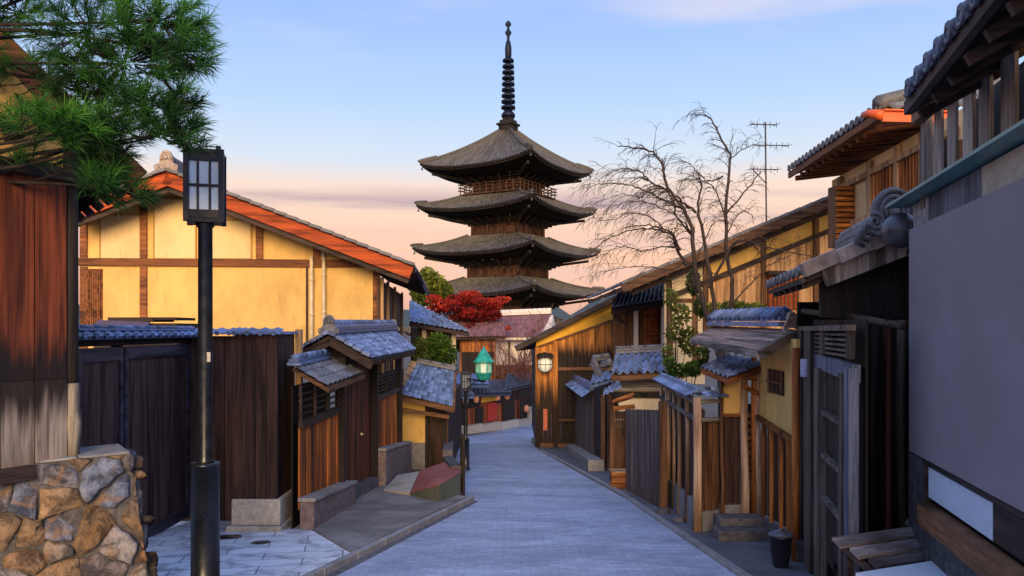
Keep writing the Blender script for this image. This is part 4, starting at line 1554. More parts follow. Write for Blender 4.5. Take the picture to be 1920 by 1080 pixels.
    square_ring(m, Rb, .14, zw1 - 1.2, zw1 - 1.0); square_ring(m, Rb, .14, zb + .35, zb + .55)
    m.build('column', M['pagoda_wood'], wl_)
    # balcony railing on top of the roof below
    if li < 1:
        m = MB()
        rr = Rb * (1.45 if li == 0 else 1.22)
        z0 = pz(yb) - (.15 if li == 0 else -.05)
        zt_ = z0 + 1.35
        for h in (.55, .95, 1.35):
            for k in range(4):
                a, b = pc + cdir[k] * rr, pc + cdir[(k + 1) % 4] * rr
                d = (b - a).normalized() * .35
                a.z = b.z = z0 + h
                m.beam(a - d, b + d, .11, .10)
        for k in range(4):
            for i in range(9):
                p = pc + cdir[k].lerp(cdir[(k + 1) % 4], i / 9) * rr
                m.box(V((p.x, p.y, z0 + .7)), .07, .07, .7)
        square_ring(m, rr * .96, .5, z0 - .05, z0 + .1)
        m.build('railing', M['pagoda_wood'], pg)
m = MB()
for (r0, za, zc) in ((1.35, 246, 236), (1.65, 236, 232), (1.2, 232, 226), (.8, 226, 218)):
    q = [pc + d * (r0 * 1.0) for d in cdir]
    for p in q: p.z = pz(za)
    m.hexa(q, [V((p.x, p.y, pz(zc) - .004)) for p in q])
m.build('spire_base', M['pagoda_dark'], pg)
m = MB()
c0 = V((pc.x, pc.y, 0))
m.tube([c0 + Z * pz(220), c0 + Z * pz(60)], [.32, .16], 10)
m.lathe(c0, [(.2, pz(112)), (.42, pz(108)), (.45, pz(90)), (.3, pz(78)), (.18, pz(76)), (.2, pz(68)), (.42, pz(63)), (.42, pz(60)), (.2, pz(56)), (.14, pz(52)), (.4, pz(47)), (.36, pz(43)), (.02, pz(38))], 12)
m.lathe(c0, [(.9, pz(220)), (.95, pz(215)), (.5, pz(207)), (.3, pz(205))], 14)
sp_ = m.build('spire', M['steel_blue'], pg)
for k in range(9):
    m = MB()
    y = 202 - k * 11.0
    rr = .95 - k * .025
    m.lathe(c0 + Z * pz(y), [(rr * .55, -.12), (rr, -.16), (rr + .03, .0), (rr, .16), (rr * .55, .12)], 14)
    for a in range(4):
        an = a * math.pi / 2 + .4
        m.box(c0 + Z * pz(y) + V((math.cos(an) * rr * .5, math.sin(an) * rr * .5, 0)), V((math.cos(an), math.sin(an), 0)) * rr * .5, V((-math.sin(an), math.cos(an), 0)) * .06, Z * .06)
        m.lathe(c0 + Z * (pz(y) - .35) + V((math.cos(an) * rr * .95, math.sin(an) * rr * .95, 0)), [(.06, 0), (.05, .12), (.01, .2)], 6)
    m.build('ring', M['steel_blue'], sp_)

# ================================================================ trees and houses beyond the lane
mr = random.Random(17)
leafy('maple_tree', 'bright red maple in front of the pagoda foot', 'tree', (P(885, 0, 52).x, 52, gz(52)),
      [blob(850 + mr.uniform(-44, 92), 582 + mr.uniform(-24, 36), 50 + mr.uniform(-1.2, 1.2), mr.uniform(10, 20), mr.uniform(6, 11), mr.choice((.15, .35, .5, .7, .95))) for _ in range(30)]
      + [blob(880, 556, 50, 26, 12, .85), blob(845, 572, 50, 30, 12, .6), blob(918, 570, 50, 26, 13, .8), blob(890, 590, 50, 46, 14, .3), blob(818, 580, 50, 22, 8, .6)],
      6000, .125, M['maple_leaf'], .16, seed=4)
leafy('broadleaf_tree', 'green rounded tree rising behind the red maple', 'tree', (P(815, 0, 62).x, 62, gz(62)),
      [blob(812, 535, 62, 24, 24, .7), blob(832, 545, 62, 18, 18, .5), blob(800, 515, 62, 14, 14, .6), blob(795, 550, 62, 25, 25, .4)],
      2200, .24, M['olive_leaf'], .2, seed=8)

# blue roofed house with cream posts
h = thing('blue_roofed_house', 'house with a broad blue tiled roof and cream posts behind the clipped green shrub', 'house', (-4.2, 31, gz(31)))
m = MB()
a, b = P(768, 603, 29.6), P(880, 622, 29.6)
c, d = P(866, 612, 33), P(768, 562, 33)
tiles(m, a, b, c, d, 12, 9, .03, .025)
m.build('roof', M['blue_tile'], h)
m = MB(); m.slab([p - Z * .04 for p in (a, b, c, d)], .1, .5); m.beam(a - Z * .12, b - Z * .12, .06, .12); m.build('eave', M['dark_wood_h'], h)
hp = Plane((-3, 30.2), (1, 0))
m = MB(); hp.rectz(m, 770, 846, gz(31), hp.z(800, 612), -2.5, 0, .3); m.build('wall', M['dark_wood'], h)
for px in (796, 851):
    m = MB(); hp.rect(m, px - 4, 618, px + 4, 720, .1, .01); m.build('post', M['cream_plaster'], h)
leafy('shrub', 'rounded green clipped shrub between the cream posts of the blue roofed house', 'shrub', (P(822, 0, 27).x, 27, gz(27)),
      [blob(822, 645, 27, 27, 22, .75), blob(808, 668, 27, 26, 20, .5), blob(838, 665, 27, 22, 20, .55), blob(822, 690, 27, 34, 22, .3)],
      2600, .075, M['green_leaf'], .06, seed=3)
leafy('shrub', 'dark bushy shrub under the eaves beside the balcony of the yellow gabled house', 'shrub', (P(790, 0, 25).x, 25, gz(25)),
      [blob(786, 655, 25, 16, 24, .45), blob(793, 680, 25, 18, 16, .35)], 900, .07, M['olive_leaf'], .05, seed=6)

# orange walled house, then the white walled storehouse under the pagoda
h = thing('orange_walled_house', 'low house with an orange wall and mossy tile roof behind the copper lantern', 'house', (P(905, 0, 48).x, 48, gz(48)))
hp = Plane((P(905, 0, 48).x, 48), (1, .0))
m = MB()
tiles(m, P(850, 632, 47.4), P(948, 630, 47.4), P(944, 598, 50.5), P(858, 601, 50.5), 16, 8, .04, .03)
m.build('roof', M['red_tile'], h)
m = MB(); m.slab([P(850, 634, 47.4), P(948, 632, 47.4), P(944, 600, 50.5), P(858, 603, 50.5)], .12, .5); m.build('eave', M['dark_wood_h'], h)
m = MB(); hp.rectz(m, 862, 928, gz(48), hp.z(900, 630), -2.5, 0, .5); m.build('wall', M['orange_wood'], h)
m = MB(); hp.rect(m, 866, 660, 926, 700, .05, .02); m.build('lower_wall', M['black_wood'], h)
h = thing('storehouse', 'white walled storehouse with a faded reddish tile roof below the pagoda', 'storehouse', (P(970, 0, 52).x, 52, gz(52)))
hp = Plane((P(970, 0, 53).x, 53), (1, -.05))
m = MB()
e0, e1 = P(918, 632, 52), P(1012, 632, 51.8)
r0, r1 = P(938, 592, 55.5), P(1034, 588, 55.3)
tiles(m, e0, e1, r1, r0, 22, 10, .045, .03)
m.build('roof', M['red_tile'], h)
m = MB(); ridge(m, r0, r1, .4, .25, 3, .12); m.build('ridge', M['white_plaster'], h)
m = MB(); m.slab([p - Z * .06 for p in (e0, e1, r1, r0)], .14, .5); m.build('eave', M['white_plaster'], h)
m = MB(); hp.rectz(m, 928, 1012, gz(52), hp.z(970, 634), -2.2, 0, .5); m.build('wall', M['white_plaster'], h)
m = MB(); m.prism([e1 + V((.05, .6, -.1)), r1 + V((.02, 0, -.1)), r1 + V((.4, 2.5, -1.6)), e1 + V((.4, .7, -1.6))], V((.1, 0, 0)), .5); m.build('gable_wall', M['white_plaster'], h)
m = MB(); hp.rect(m, 928, 684, 1012, 730, .08, .02); m.build('lower_wall', M['brown_wood'], h)
for px in (955, 984):
    m = MB(); hp.rect(m, px - 2, 640, px + 2, 684, .06, .02); m.build('post', M['grey_wood'], h)

# bare reddish shrub in front of the white wall
def twiggy(name, label, cat, base, tips, r0, rg, mat, depth=3, group=None):
    t = thing(name, label, cat, tuple(base), group)
    m = MB()
    def grow(p, d, L, r, lev):
        n = 4
        pts, rad = [p], [r]
        for i in range(n):
            d = (d + V((rg.uniform(-.3, .3), rg.uniform(-.3, .3), rg.uniform(-.12, .22)))).normalized()
            p = p + d * (L / n)
            pts.append(p); rad.append(r * (1 - .7 * (i + 1) / n))
        m.tube(pts, [max(x, .016) for x in rad], 4, cap=False)
        if lev > 0:
            for k in range(4):
                q = pts[rg.randint(1, n)]
                grow(q, (d + V((rg.uniform(-.9, .9), rg.uniform(-.7, .7), rg.uniform(-.2, .6)))).normalized(), L * rg.uniform(.5, .75), r * .5, lev - 1)
    for tp in tips:
        d = V(tp) - V(base)
        grow(V(base), d.normalized(), d.length * .55, r0, depth)
    m.build('stem', mat, t)
    return t
M['red_twig'] = plain('red_twig', (.16, .06, .05), .7)
M['twig'] = plain('twig', (.055, .04, .037), .8, 0, .2)
twiggy('bare_shrub', 'leafless reddish shrub against the white storehouse wall', 'shrub', V((P(975, 0, 47).x, 47, gz(47))), [P(950, 640, 47), P(975, 630, 47), P(1000, 640, 46.5), P(985, 600, 47), P(940, 660, 47), P(960, 595, 46.8), P(930, 610, 47), P(1010, 615, 46.8)], .05, random.Random(5), M['red_twig'])

# wooden shop front across the bend with paper lanterns
fp = Plane((-3.4, 38.0), (5.0, 9.5))
h = thing('shop_house', 'low dark wooden shop across the bend with overlapping blue tile roofs', 'shop', (-1, 43, gz(43)))
m = MB()
fp.boards(m, 826, 1030, lambda c: gz(c.y) + .35, lambda c: -3.35, .3, .05, 0)
m.build('wall', M['red_wood'], h)
for a, b in ((826, 897), (930, 965), (968, 1030)):
    m = MB(); fp.rectz(m, a, b, -3.9, -3.36, .06, .06); m.build('lintel', M['black_wood'], h)
m = MB(); fp.rectz(m, 898, 926, -3.72, -3.30, .05, .13, .5); m.build('sign_board', M['gold_paint'], h)
for (a, b) in ((842, 868), (888, 902), (940, 962), (972, 996)):
    m = MB(); fp.rectz(m, a, b, -5.0, -3.95, .05, .07, .2); m.build('door', M['black_wood'], h)
m = MB()
x0 = 826
for k in range(6):
    a = fp.at(x0 + k * 34, 0, .5); b = fp.at(x0 + (k + 1) * 34 - 1, 0, .5)
    zz = gz((a.y + b.y) / 2)
    fp.rectz(m, x0 + k * 34, x0 + (k + 1) * 34 - .6, zz - .1, zz + .36, .35, .04)
m.build('stone_base', M['granite'], h)
m = MB(); fp.rect(m, 912, 755, 928, 788, .04, .08); m.build('banner', plain('red_cloth', (.45, .03, .02), .8), h)
m = MB(); fp.rect(m, 984, 762, 997, 790, .25, .15); m.build('counter', M['granite'], h)
for (x0, x1, ya, yb, za, zc) in ((852, 918, 722, 701, 36.4, 39.5), (880, 960, 738, 712, 39, 43), (945, 1004, 731, 700, 42.5, 47), (842, 890, 742, 728, 36.8, 38.5)):
    m = MB()
    tiles(m, P(x0, ya, za), P(x1, ya - (2 if x0 != 945 else 12), zc * .99), P(x1 - 10, yb, zc + 2.2), P(x0 + 6, yb, za + 2.2), 12, 6, .035, .03)
    m.slab([P(x0, ya + 1.5, za), P(x1, ya - (0 if x0 != 945 else 10), zc * .99), P(x1 - 10, yb + 2, zc + 2.2), P(x0 + 6, yb + 2, za + 2.2)], .14, .5)
    m.build('roof', M['blue_tile'] if x0 in (852, 842) else M['dark_tile'], h)
M['paper'] = glow('lantern_paper', (.55, .24, .12), .10)
for i, (px, py, tint) in enumerate(((854, 754, 'first from the slender lamp'), (873, 751, 'second along the eave from the slender lamp'), (893, 748, 'beside the yellow sign board'), (933, 744, 'just past the yellow sign board'), (951, 742, 'last along the shop eave'), (987, 766, 'low beside the boarded corner house'))):
    p = fp.pt(px, py, .55)
    t = thing('paper_lantern', 'small orange paper lantern, ' + tint, 'lantern', tuple(p), 'paper lanterns along the shop front')
    m = MB(); m.lathe(p, [(.05, -.2), (.12, -.15), (.15, 0), (.12, .15), (.05, .2)], 10); m.build('shade', M['paper'], t)
    m = MB(); m.lathe(p, [(.07, .2), (.07, .24), (.012, .25), (.012, .6)], 8); m.build('cap', M['black_wood'], t)
# ================================================================ boarded corner house with the round lantern
lp = Plane((.86, 30.0), (1, .0))
h = thing('boarded_house', 'smoke-darkened boarded corner house with a gold band under its sloping roof', 'house', (2.8, 30, gz(30)))
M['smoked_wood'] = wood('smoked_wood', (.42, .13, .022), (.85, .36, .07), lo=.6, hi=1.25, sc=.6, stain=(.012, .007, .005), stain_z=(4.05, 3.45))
def ly(px, y0=630, x0=1004, y1=546, x1=1172):
    return y0 + (px - x0) * (y1 - y0) / (x1 - x0)
def lb(px):
    return 652 + (px - 1004) * (594 - 652) / 161.0
m = MB()
a_, b_ = lp.at(1012, 0), lp.at(1250, 0)
nb = 16
for i in range(nb):
    px0, px1 = 1044 + (1168 - 1044) * i / nb, 1044 + (1168 - 1044) * (i + 1) / nb
    pm = (px0 + px1) / 2
    lp.rect(m, px0 + .15, lb(pm), px1 - .15, 842, .04, rng.uniform(0, .012))
m.build('wall_board', M['smoked_wood'], h)
m = MB()
for i in range(4):
    px0, px1 = 1011 + 7.6 * i, 1011 + 7.6 * (i + 1)
    lp.rect(m, px0 + .15, lb((px0 + px1) / 2), px1 - .15, 842, .04, rng.uniform(0, .012))
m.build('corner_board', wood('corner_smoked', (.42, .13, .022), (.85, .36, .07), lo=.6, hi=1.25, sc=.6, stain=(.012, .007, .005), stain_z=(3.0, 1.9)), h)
m = MB()
lp.poly(m, [(1005, lb(1005)), (1005, ly(1005) + 3), (1166, ly(1166) + 3), (1166, lb(1166))], .05, .02)
m.build('gable_band', M['gold_paint'], h)
m = MB()
for px in (1008, 1041, 1165):
    lp.rect(m, px - 4.5, lb(px), px + 4.5, 840, .12, .05)
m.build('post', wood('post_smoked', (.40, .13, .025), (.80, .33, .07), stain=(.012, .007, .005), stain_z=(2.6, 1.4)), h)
for q_ in ((1046, 688, 1160, 694, .1, .05), (1046, 782, 1130, 788, .35, .05), (1004, 830, 1130, 840, .1, .052)):
    m = MB(); lp.rect(m, *q_); m.build('rail', M['brown_wood_h'], h)
m = MB()
lp.beam(m, (1006, lb(1006)), (1166, lb(1166)), .08, .08, .05)
m.build('rail', M['brown_wood_h'], h)
m = MB(); lp.rect(m, 1052, 792, 1126, 828, .03, .06); m.build('window', M['black_wood'], h)
m = MB()
e0, r0 = lp.pt(966, ly(966) + 2, .45), lp.pt(1212, ly(1212), .45)
bk = V((1.6, 8, 0))
tiles(m, e0, e0 + bk, r0 + bk, r0, 24, 14, .04, .03)
rf = m.build('roof', M['blue_tile'], h)
m = MB()
m.slab([e0 - Z * .04, e0 + bk - Z * .04, r0 + bk - Z * .04, r0 - Z * .04], .12, .5)
for k in range(8):
    p = e0.lerp(r0, (k + .5) / 8)
    m.beam(p + V((0, .05, -.14)), p + V((0, 1.2, -.14)), .08, .08)
m.beam(e0 - Z * .06 - V((0, .05, 0)), r0 - Z * .06 - V((0, .05, 0)), .05, .2)
m.build('eave', M['dark_wood_h'], h)
m = MB(); m.box(V((1.0, 34, -2.5)), .06, 3.9, 2.0, .4); m.build('side_wall', M['black_wood'], h)

c = lp.pt(1022, 683, .45)
cs_ = .8
t = thing('round_lantern', 'round white lantern under a flat dark cap on the boarded corner house', 'lantern', tuple(c))
m = MB()
m.lathe(c, [(a_ * cs_, b_ * cs_) for a_, b_ in ((.10, -.36), (.2, -.31), (.30, -.18), (.335, 0), (.30, .18), (.2, .27), (.14, .29))], 18)
g_ = m.build('globe', glow('globe_paper', (.82, .78, .62), .28), t)
m = MB()
for k in range(8):
    a = k * math.pi / 4
    m.tube([c + V((math.cos(a) * r_ * .82, math.sin(a) * r_ * .82, z_ * .8)) for r_, z_ in ((.11, -.36), (.21, -.31), (.305, -.18), (.34, 0), (.305, .18), (.2, .28))], .008, 5)
m.lathe(c, [(.268, -.012), (.276, -.012), (.276, .012), (.268, .012)], 18)
m.lathe(c - Z * .295, [(.09, -.03), (.10, 0), (.08, .03)], 12)
m.build('cage', M['iron'], g_)
m = MB()
m.lathe(c, [(.2, .235), (.44, .26), (.43, .35), (.32, .41), (.001, .42)], 4, smooth=False, phase=.5)
m.beam(c + V((0, .0, .40)), c + V((0, .5, .40)), .1, .08)
m.build('cap', M['black_wood'], t)
m = MB(); lp.rect(m, 1018.5, 766, 1026, 806, .04, .13); o = m.build('wall_sign', plain('vermilion_board', (.50, .12, .05), .6), None, loc=tuple(lp.pt(1022, 786)))
tag(o, 'narrow upright vermilion sign board on the boarded corner house', 'sign')

# ================================================================ lattice house behind it
xp = Plane((3.6, 26.0), (1, .0))
h = thing('lattice_house', 'house with a red latticed upper window between two white posts', 'house', (4.2, 26, gz(26)))
m = MB(); xp.rect(m, 1150, 560, 1262, 690, -.15, 0, .5); xp.rectz(m, 1150, 1262, gz(26), xp.z(1200, 690) - .004, -.15, 0, .5); m.build('wall', M['brown_wood'], h)
m = MB(); xp.rect(m, 1207, 570, 1234, 652, .03, .02); wn_ = m.build('window', M['vermilion'], h)
m = MB()
for k in range(6):
    xp.rect(m, 1206.5 + k * 5.0, 570, 1208 + k * 5.0, 652, .03, .052)
for y in (569, 592, 620, 651):
    xp.rect(m, 1206, y, 1235, y + 2.5, .04, .052)
m.build('lattice', M['brown_wood'], wn_)
for px, ya in ((1191, 572), (1242, 552)):
    m = MB(); xp.rect(m, px - 4, ya, px + 4, 690, .14, .05); m.build('post', M['white_plaster'], h)
m = MB()
a, b = P(1146, 577, 24.8), P(1262, 560, 24.8)
c, d = P(1262, 520, 28.5), P(1160, 545, 28.5)
tiles(m, a, b, c, d, 14, 8, .035, .03)
m.build('roof', M['blue_tile'], h)
m = MB(); m.slab([p - Z * .05 for p in (a, b, c, d)], .1, .4); m.beam(a - Z * .15, b - Z * .15, .06, .12)
m.tube([P(1152, 583, 25.4), P(1152, 590, 25.4), P(1172, 606, 25.8)], .04, 6)
m.build('eave', M['dark_wood_h'], h)

# ================================================================ long gabled house up the bank
bp = Plane((4.2, 20.0), (1, -.02))
h = thing('bank_house', 'long orange-boarded house with one sweeping roof slope behind the leafless tree', 'house', (6, 20, gz(20)))
def ry(px):
    return 533 + (px - 1168) * (362 - 533) / (1580 - 1168)
m = MB()
n = 34
for i in range(n):
    x0, x1 = 1322 + (1640 - 1322) * i / n, 1322 + (1640 - 1322) * (i + 1) / n
    bp.rect(m, x0 + .2, max(ry(x0), ry(x1)) + 58, x1 - .2, 640, .03, rng.uniform(0, .01))
M['bank_wood'] = wood('bank_wood', (.62, .31, .13), (.88, .56, .28), lo=.75, hi=1.15, sc=.7)
m.build('wall_board', M['bank_wood'], h)
m = MB()
bp.poly(m, [(1322, ry(1322) + 62), (1322, ry(1322) + 24), (1640, ry(1640) + 24), (1640, ry(1640) + 62)], -.1, .0)
m.build('gable_band', M['ochre_plaster'], h)
m = MB()
bp.poly(m, [(1246, 720), (1246, ry(1246) + 20), (1321.7, ry(1321) + 20), (1321.7, 720)], -.2, .0)
m.build('side_wall', M['cream_plaster'], h)
m = MB()
for px in (1254, 1302, 1322, 1430, 1528):
    bp.rect(m, px - 4.5, ry(px) + 28, px + 4.5, 700 if px < 1330 else 640, .08, .04)
bp.rect(m, 1250, 560, 1320, 566, .06, .042)
m.build('post', M['brown_wood'], h)
m = MB()
bp.beam(m, (1250, ry(1250) + 60), (1640, ry(1640) + 60), .12, .1, .042)
bp.beam(m, (1180, ry(1180) + 20), (1640, ry(1640) + 20), .2, .14, .15)
m.build('beam', M['dark_wood_h'], h)
m = MB()
e0, r0 = bp.pt(1166, ry(1166), .9), bp.pt(1660, ry(1660), .9)
bk = V((.02, 9, 0))
tiles(m, e0, e0 + bk, r0 + bk, r0, 26, 24, .035, .03)
for i in range(22):
    p, q = e0.lerp(r0, i / 22), e0.lerp(r0, (i + .96) / 22)
    m.beam(p + V((0, .1, .04)), q + V((0, .1, .055)), .22, .07)
rf = m.build('roof', M['grey_tile'], h)
m = MB()
m.slab([e0 - Z * .06, e0 + bk - Z * .06, r0 + bk - Z * .06, r0 - Z * .06], .1, .5)
for k in range(14):
    p = e0.lerp(r0, (k + .4) / 14) - Z * .18
    m.beam(p, p + V((0, 1.2, 0)), .09, .1)
m.build('eave', M['brown_wood_h'], h)
m = MB()
m.beam(e0 - Z * .1, r0 - Z * .1, .06, .2)
m.build('bargeboard', M['brown_wood_h'], h)
wn_ = MB(); bp.rect(wn_, 1437, 518, 1494, 580, .08, .05); w_ = wn_.build('window', M['vermilion'], h)
m = MB()
for k in range(8):
    bp.rect(m, 1438 + k * 7.6, 518, 1440.6 + k * 7.6, 580, .03, .135)
m.build('lattice', M['brown_wood'], w_)
m = MB(); bp.rect(m, 1432, 510, 1500, 517, .35, .05); m.build('hood', M['dark_wood_h'], w_)

# upper house with the orange gutter
h = thing('upper_house', 'tall ochre house with a deep tiled eave, orange gutter and slatted side bay', 'house', (7.5, 14, gz(14)))
up_ = Plane((6.4, 13.0), (.06, 1))
c_near, c_far = P(1648, 203, 12.2), P(1478, 320, 17.0)
m = MB()
up_.rectz(m, 1560, 1830, -1.0, 3.1, -.15, 0, .5)
m.build('wall', plaster('tan_plaster', (.80, .58, .30), .2), h)
m = MB()
for px in (1580, 1636, 1688, 1735):
    up_.rectz(m, px - 3.5, px + 3.5, -.5, 3.05, .07, .01)
up_.rectz(m, 1562, 1800, 1.98, 2.10, .08, .012)
up_.rectz(m, 1562, 1800, 2.78, 2.88, .08, .012)
m.build('frame', M['pale_wood'], h)
m = MB()
for k in range(16):
    px = 1642 + k * 6.3
    up_.rectz(m, px, px + 2.4, 2.105, 2.775, .04, .015)
m.build('lattice', M['orange_wood'], h)
m = MB()
for px in (1640, 1692, 1738):
    up_.rectz(m, px + 6, px + 44, 1.2, 1.94, .03, .013)
m.build('panel', M['panel_plaster'], h)
m = MB()
ri0, ri1 = V((9.2, 14.6, 4.75)), V((9.2, 17.5, 4.75))
tiles(m, c_near, c_far, ri1, ri0, 20, 12, .04, .035)
c_side = V((10.5, 12.2, 3.44))
tiles(m, c_side, c_near, ri0, ri0 + V((1.3, 0, 0)), 18, 10, .04, .035)
dv = (c_far - c_near).normalized()
discs(m, c_near + Z * .03, c_far + Z * .03, 20, .075, V((-1, 0, 0)))
m.tube([c_near + Z * .08, ri0 + Z * .08], [.12, .1], 8)
rf = m.build('roof', M['grey_tile'], h)
m = MB()
m.slab([c_near - Z * .06, c_far - Z * .06, ri1 - Z * .06, ri0 - Z * .06], .08, .5)
for k in range(14):
    p = c_near.lerp(c_far, (k + .4) / 14) - Z * .2
    m.beam(p + V((.1, 0, 0)), p + V((1.4, 0, .15)), .08, .1)
m.beam(c_near - Z * .1 + V((.02, 0, 0)), c_far - Z * .1 + V((.02, 0, 0)), .05, .12)
m.build('eave', M['rust_wood'], h)
m = MB()
g0 = c_near + V((-.12, -.12, -.10))
m.beam(g0 + V((.10, -.03, -.06)), g0 + V((3, -.03, -.14)), .05, .17)
m.beam(g0 + V((.10, -.06, .02)), g0 + V((3, -.06, -.06)), .10, .02)
m.tube([g0 + V((.12, -.03, -.05)), g0 + V((.03, .02, -.02)), g0 + V((-.03, .12, .02)), g0 + V((-.03, .3, .05))], [.085, .075, .06, .05], 10)
m.build('gutter', M['orange_gutter'], h)
m = MB()
s0 = P(1597, 400, 15.2)
sb = Plane((s0.x, 15.2), (1, .1))
for k in range(11):
    y = 350 + k * 10
    sb.rect(m, 1566, y, 1606, y + 7, .05, .0)
m.build('slatted_bay', M['orange_wood_h'], h)
m = MB()
sb.rect(m, 1568, 348, 1606, 462, -.3, -.02, .5)
m.build('bay_box', M['brown_wood'], h)
m = MB()
q = sb.at(1606.5, 0)
m.box(V((q.x + .03, q.y + .3, (sb.z(1606, 345) + sb.z(1606, 462)) / 2)), .025, .32, (sb.z(1606, 345) - sb.z(1606, 462)) / 2)
m.build('bay_side', M['rust_wood'], h)

# television aerial
tp_ = P(1436, 405, 21.5)
t = thing('antenna', 'thin rooftop television aerial with three cross arms over the sweeping roof', 'antenna', tuple(tp_))
m = MB()
m.tube([P(1437, 425, 21.5), P(1435, 229, 21.5)], .02, 6)
m.tube([P(1412, 318, 21.4), P(1437, 345, 21.5)], .014, 6)
m.build('mast', M['twig'], t)
for (xa, xb, y, dx, n) in ((1408, 1456, 233, 3, 5), (1412, 1478, 272, 6, 7), (1408, 1458, 317, 4, 5)):
    m = MB()
    a, b = P(xa, y, 21.5), P(xb, y + 1, 21.5)
    m.tube([a, b], .014, 5)
    for k in range(n):
        p = a.lerp(b, k / (n - 1))
        L = .30 if k in (0, n - 1) else .2
        m.tube([p - V((0, L, .04)), p + V((0, L, .04))], .008, 4)
        m.tube([p - Z * .08, p + Z * .08], .008, 4)
    m.build('arm', M['twig'], t)

# ================================================================ leafless weeping cherry
t = thing('bare_tree', 'leafless weeping cherry with fine drooping twigs against the sky', 'tree', (P(1345, 0, 14.5).x, 14.5, gz(14.5)))
rg = random.Random(21)
TY = 14.5
limb, twig = MB(), MB()
base = V((P(1352, 0, TY).x, TY, gz(TY)))
def path(pts, Y0, dY, r0, r1):
    """a limb through photo points, wandering in depth; returns smooth points and radii"""
    raw = [P(x, y, Y0 + dY * i / (len(pts) - 1)) for i, (x, y) in enumerate(pts)]
    out = []
    for i in range(len(raw) - 1):
        p0, p1, p2, p3 = raw[max(i - 1, 0)], raw[i], raw[i + 1], raw[min(i + 2, len(raw) - 1)]
        for k in range(5):
            u = k / 5
            out.append(.5 * ((2 * p1) + (p2 - p0) * u + (2 * p0 - 5 * p1 + 4 * p2 - p3) * u * u + (3 * p1 - p0 - 3 * p2 + p3) * u ** 3))
    out.append(raw[-1])
    n = len(out)
    out = [p + V((rg.gauss(0, .008), rg.gauss(0, .03), rg.gauss(0, .008))) if 0 < i < n - 1 else p for i, p in enumerate(out)]
    r0, r1 = r0 * .8, r1 * .9
    return out, [r0 + (r1 - r0) * (i / (n - 1)) ** .75 for i in range(n)]
def droop(p, d, L, r, lev):
    """a fine twig that bends over and hangs"""
    n = 6
    pts, rad = [p], [r]
    d = d.normalized()
    for i in range(n):
        d = (d + V((rg.uniform(-.30, .26), rg.uniform(-.26, .26), -.17 + rg.uniform(-.2, .16)))).normalized()
        p = p + d * (L / n)
        pts.append(p); rad.append(max(.0025, r * (1 - .75 * (i + 1) / n)))
    twig.tube(pts, rad, 4, cap=False)
    if lev > 0:
        for k in range(3):
            q = rg.randint(1, n - 1)
            droop(pts[q], (pts[q] - pts[q - 1]).normalized() + V((rg.uniform(-.8, .8), rg.uniform(-.8, .8), rg.uniform(-.1, .5))), L * rg.uniform(.4, .65), r * .6, lev - 1)
mains = [
    ([(1352, 640), (1338, 560), (1321, 450), (1308, 391), (1316, 350), (1308, 325)], 0, .4, .062, .012),
    ([(1352, 640), (1325, 587), (1304, 505), (1297, 428), (1280, 391), (1247, 343), (1243, 310), (1223, 285), (1194, 277), (1160, 275)], .1, -.8, .070, .010),
    ([(1356, 640), (1374, 550), (1363, 485), (1361, 400), (1366, 330), (1368, 290), (1353, 265), (1339, 233), (1322, 216), (1298, 214)], .1, .5, .058, .008),
    ([(1363, 400), (1392, 365), (1412, 340), (1426, 324)], .3, .5, .026, .010),
    ([(1304, 398), (1280, 378), (1256, 359), (1225, 345), (1205, 325), (1182, 316), (1150, 320), (1138, 330)], 0, -1.0, .032, .006),
    ([(1280, 391), (1245, 375), (1205, 355), (1170, 345), (1130, 345), (1100, 352)], -.2, -.8, .026, .005),
    ([(1275, 470), (1262, 440), (1243, 428), (1210, 422), (1178, 426)], -.1, -.6, .030, .010),
    ([(1290, 500), (1270, 470), (1262, 440)], 0, 0, .035, .028),
    ([(1262, 440), (1230, 430), (1185, 432), (1145, 446), (1120, 462), (1100, 490)], 0, -1.1, .024, .004),
    ([(1285, 490), (1255, 505), (1215, 500), (1165, 502), (1120, 512)], .2, -.9, .018, .004),
    ([(1356, 330), (1330, 340), (1305, 320), (1290, 305), (1283, 308)], .3, .6, .020, .005),
    ([(1363, 420), (1345, 365), (1330, 345), (1300, 338), (1270, 340)], .2, .7, .020, .005),
    ([(1330, 540), (1370, 465), (1400, 450), (1427, 461), (1467, 470), (1529, 481)], 0, -1.2, .036, .008),
    ([(1363, 440), (1385, 400), (1404, 398), (1415, 412)], .3, .2, .016, .006),
    ([(1368, 300), (1390, 282), (1415, 272), (1432, 275)], .4, .3, .016, .005),
    ([(1300, 450), (1285, 420), (1250, 395), (1215, 380), (1175, 378), (1145, 392)], .1, -.7, .020, .004),
    ([(1345, 600), (1400, 540), (1440, 500), (1500, 470)], .2, -.9, .020, .006),
    ([(1335, 590), (1308, 560), (1300, 520), (1310, 480)], .3, .5, .018, .008),
    ([(1296, 440), (1268, 405), (1262, 375), (1236, 352), (1200, 368), (1160, 366), (1118, 380)], .2, -.7, .022, .004),
    ([(1272, 465), (1240, 462), (1205, 470), (1165, 462), (1135, 478), (1112, 520)], -.3, -.8, .020, .004),
    ([(1243, 428), (1215, 405), (1180, 400), (1150, 412), (1110, 410)], .3, -.6, .016, .004),
    ([(1310, 480), (1330, 430), (1352, 412), (1380, 425)], 0, .6, .016, .005)]
limb.tube([base - Z * .1, base.lerp(P(1352, 640, TY), .5) + V((.05, 0, 0)), P(1352, 640, TY)], [.12, .10, .085], 8)
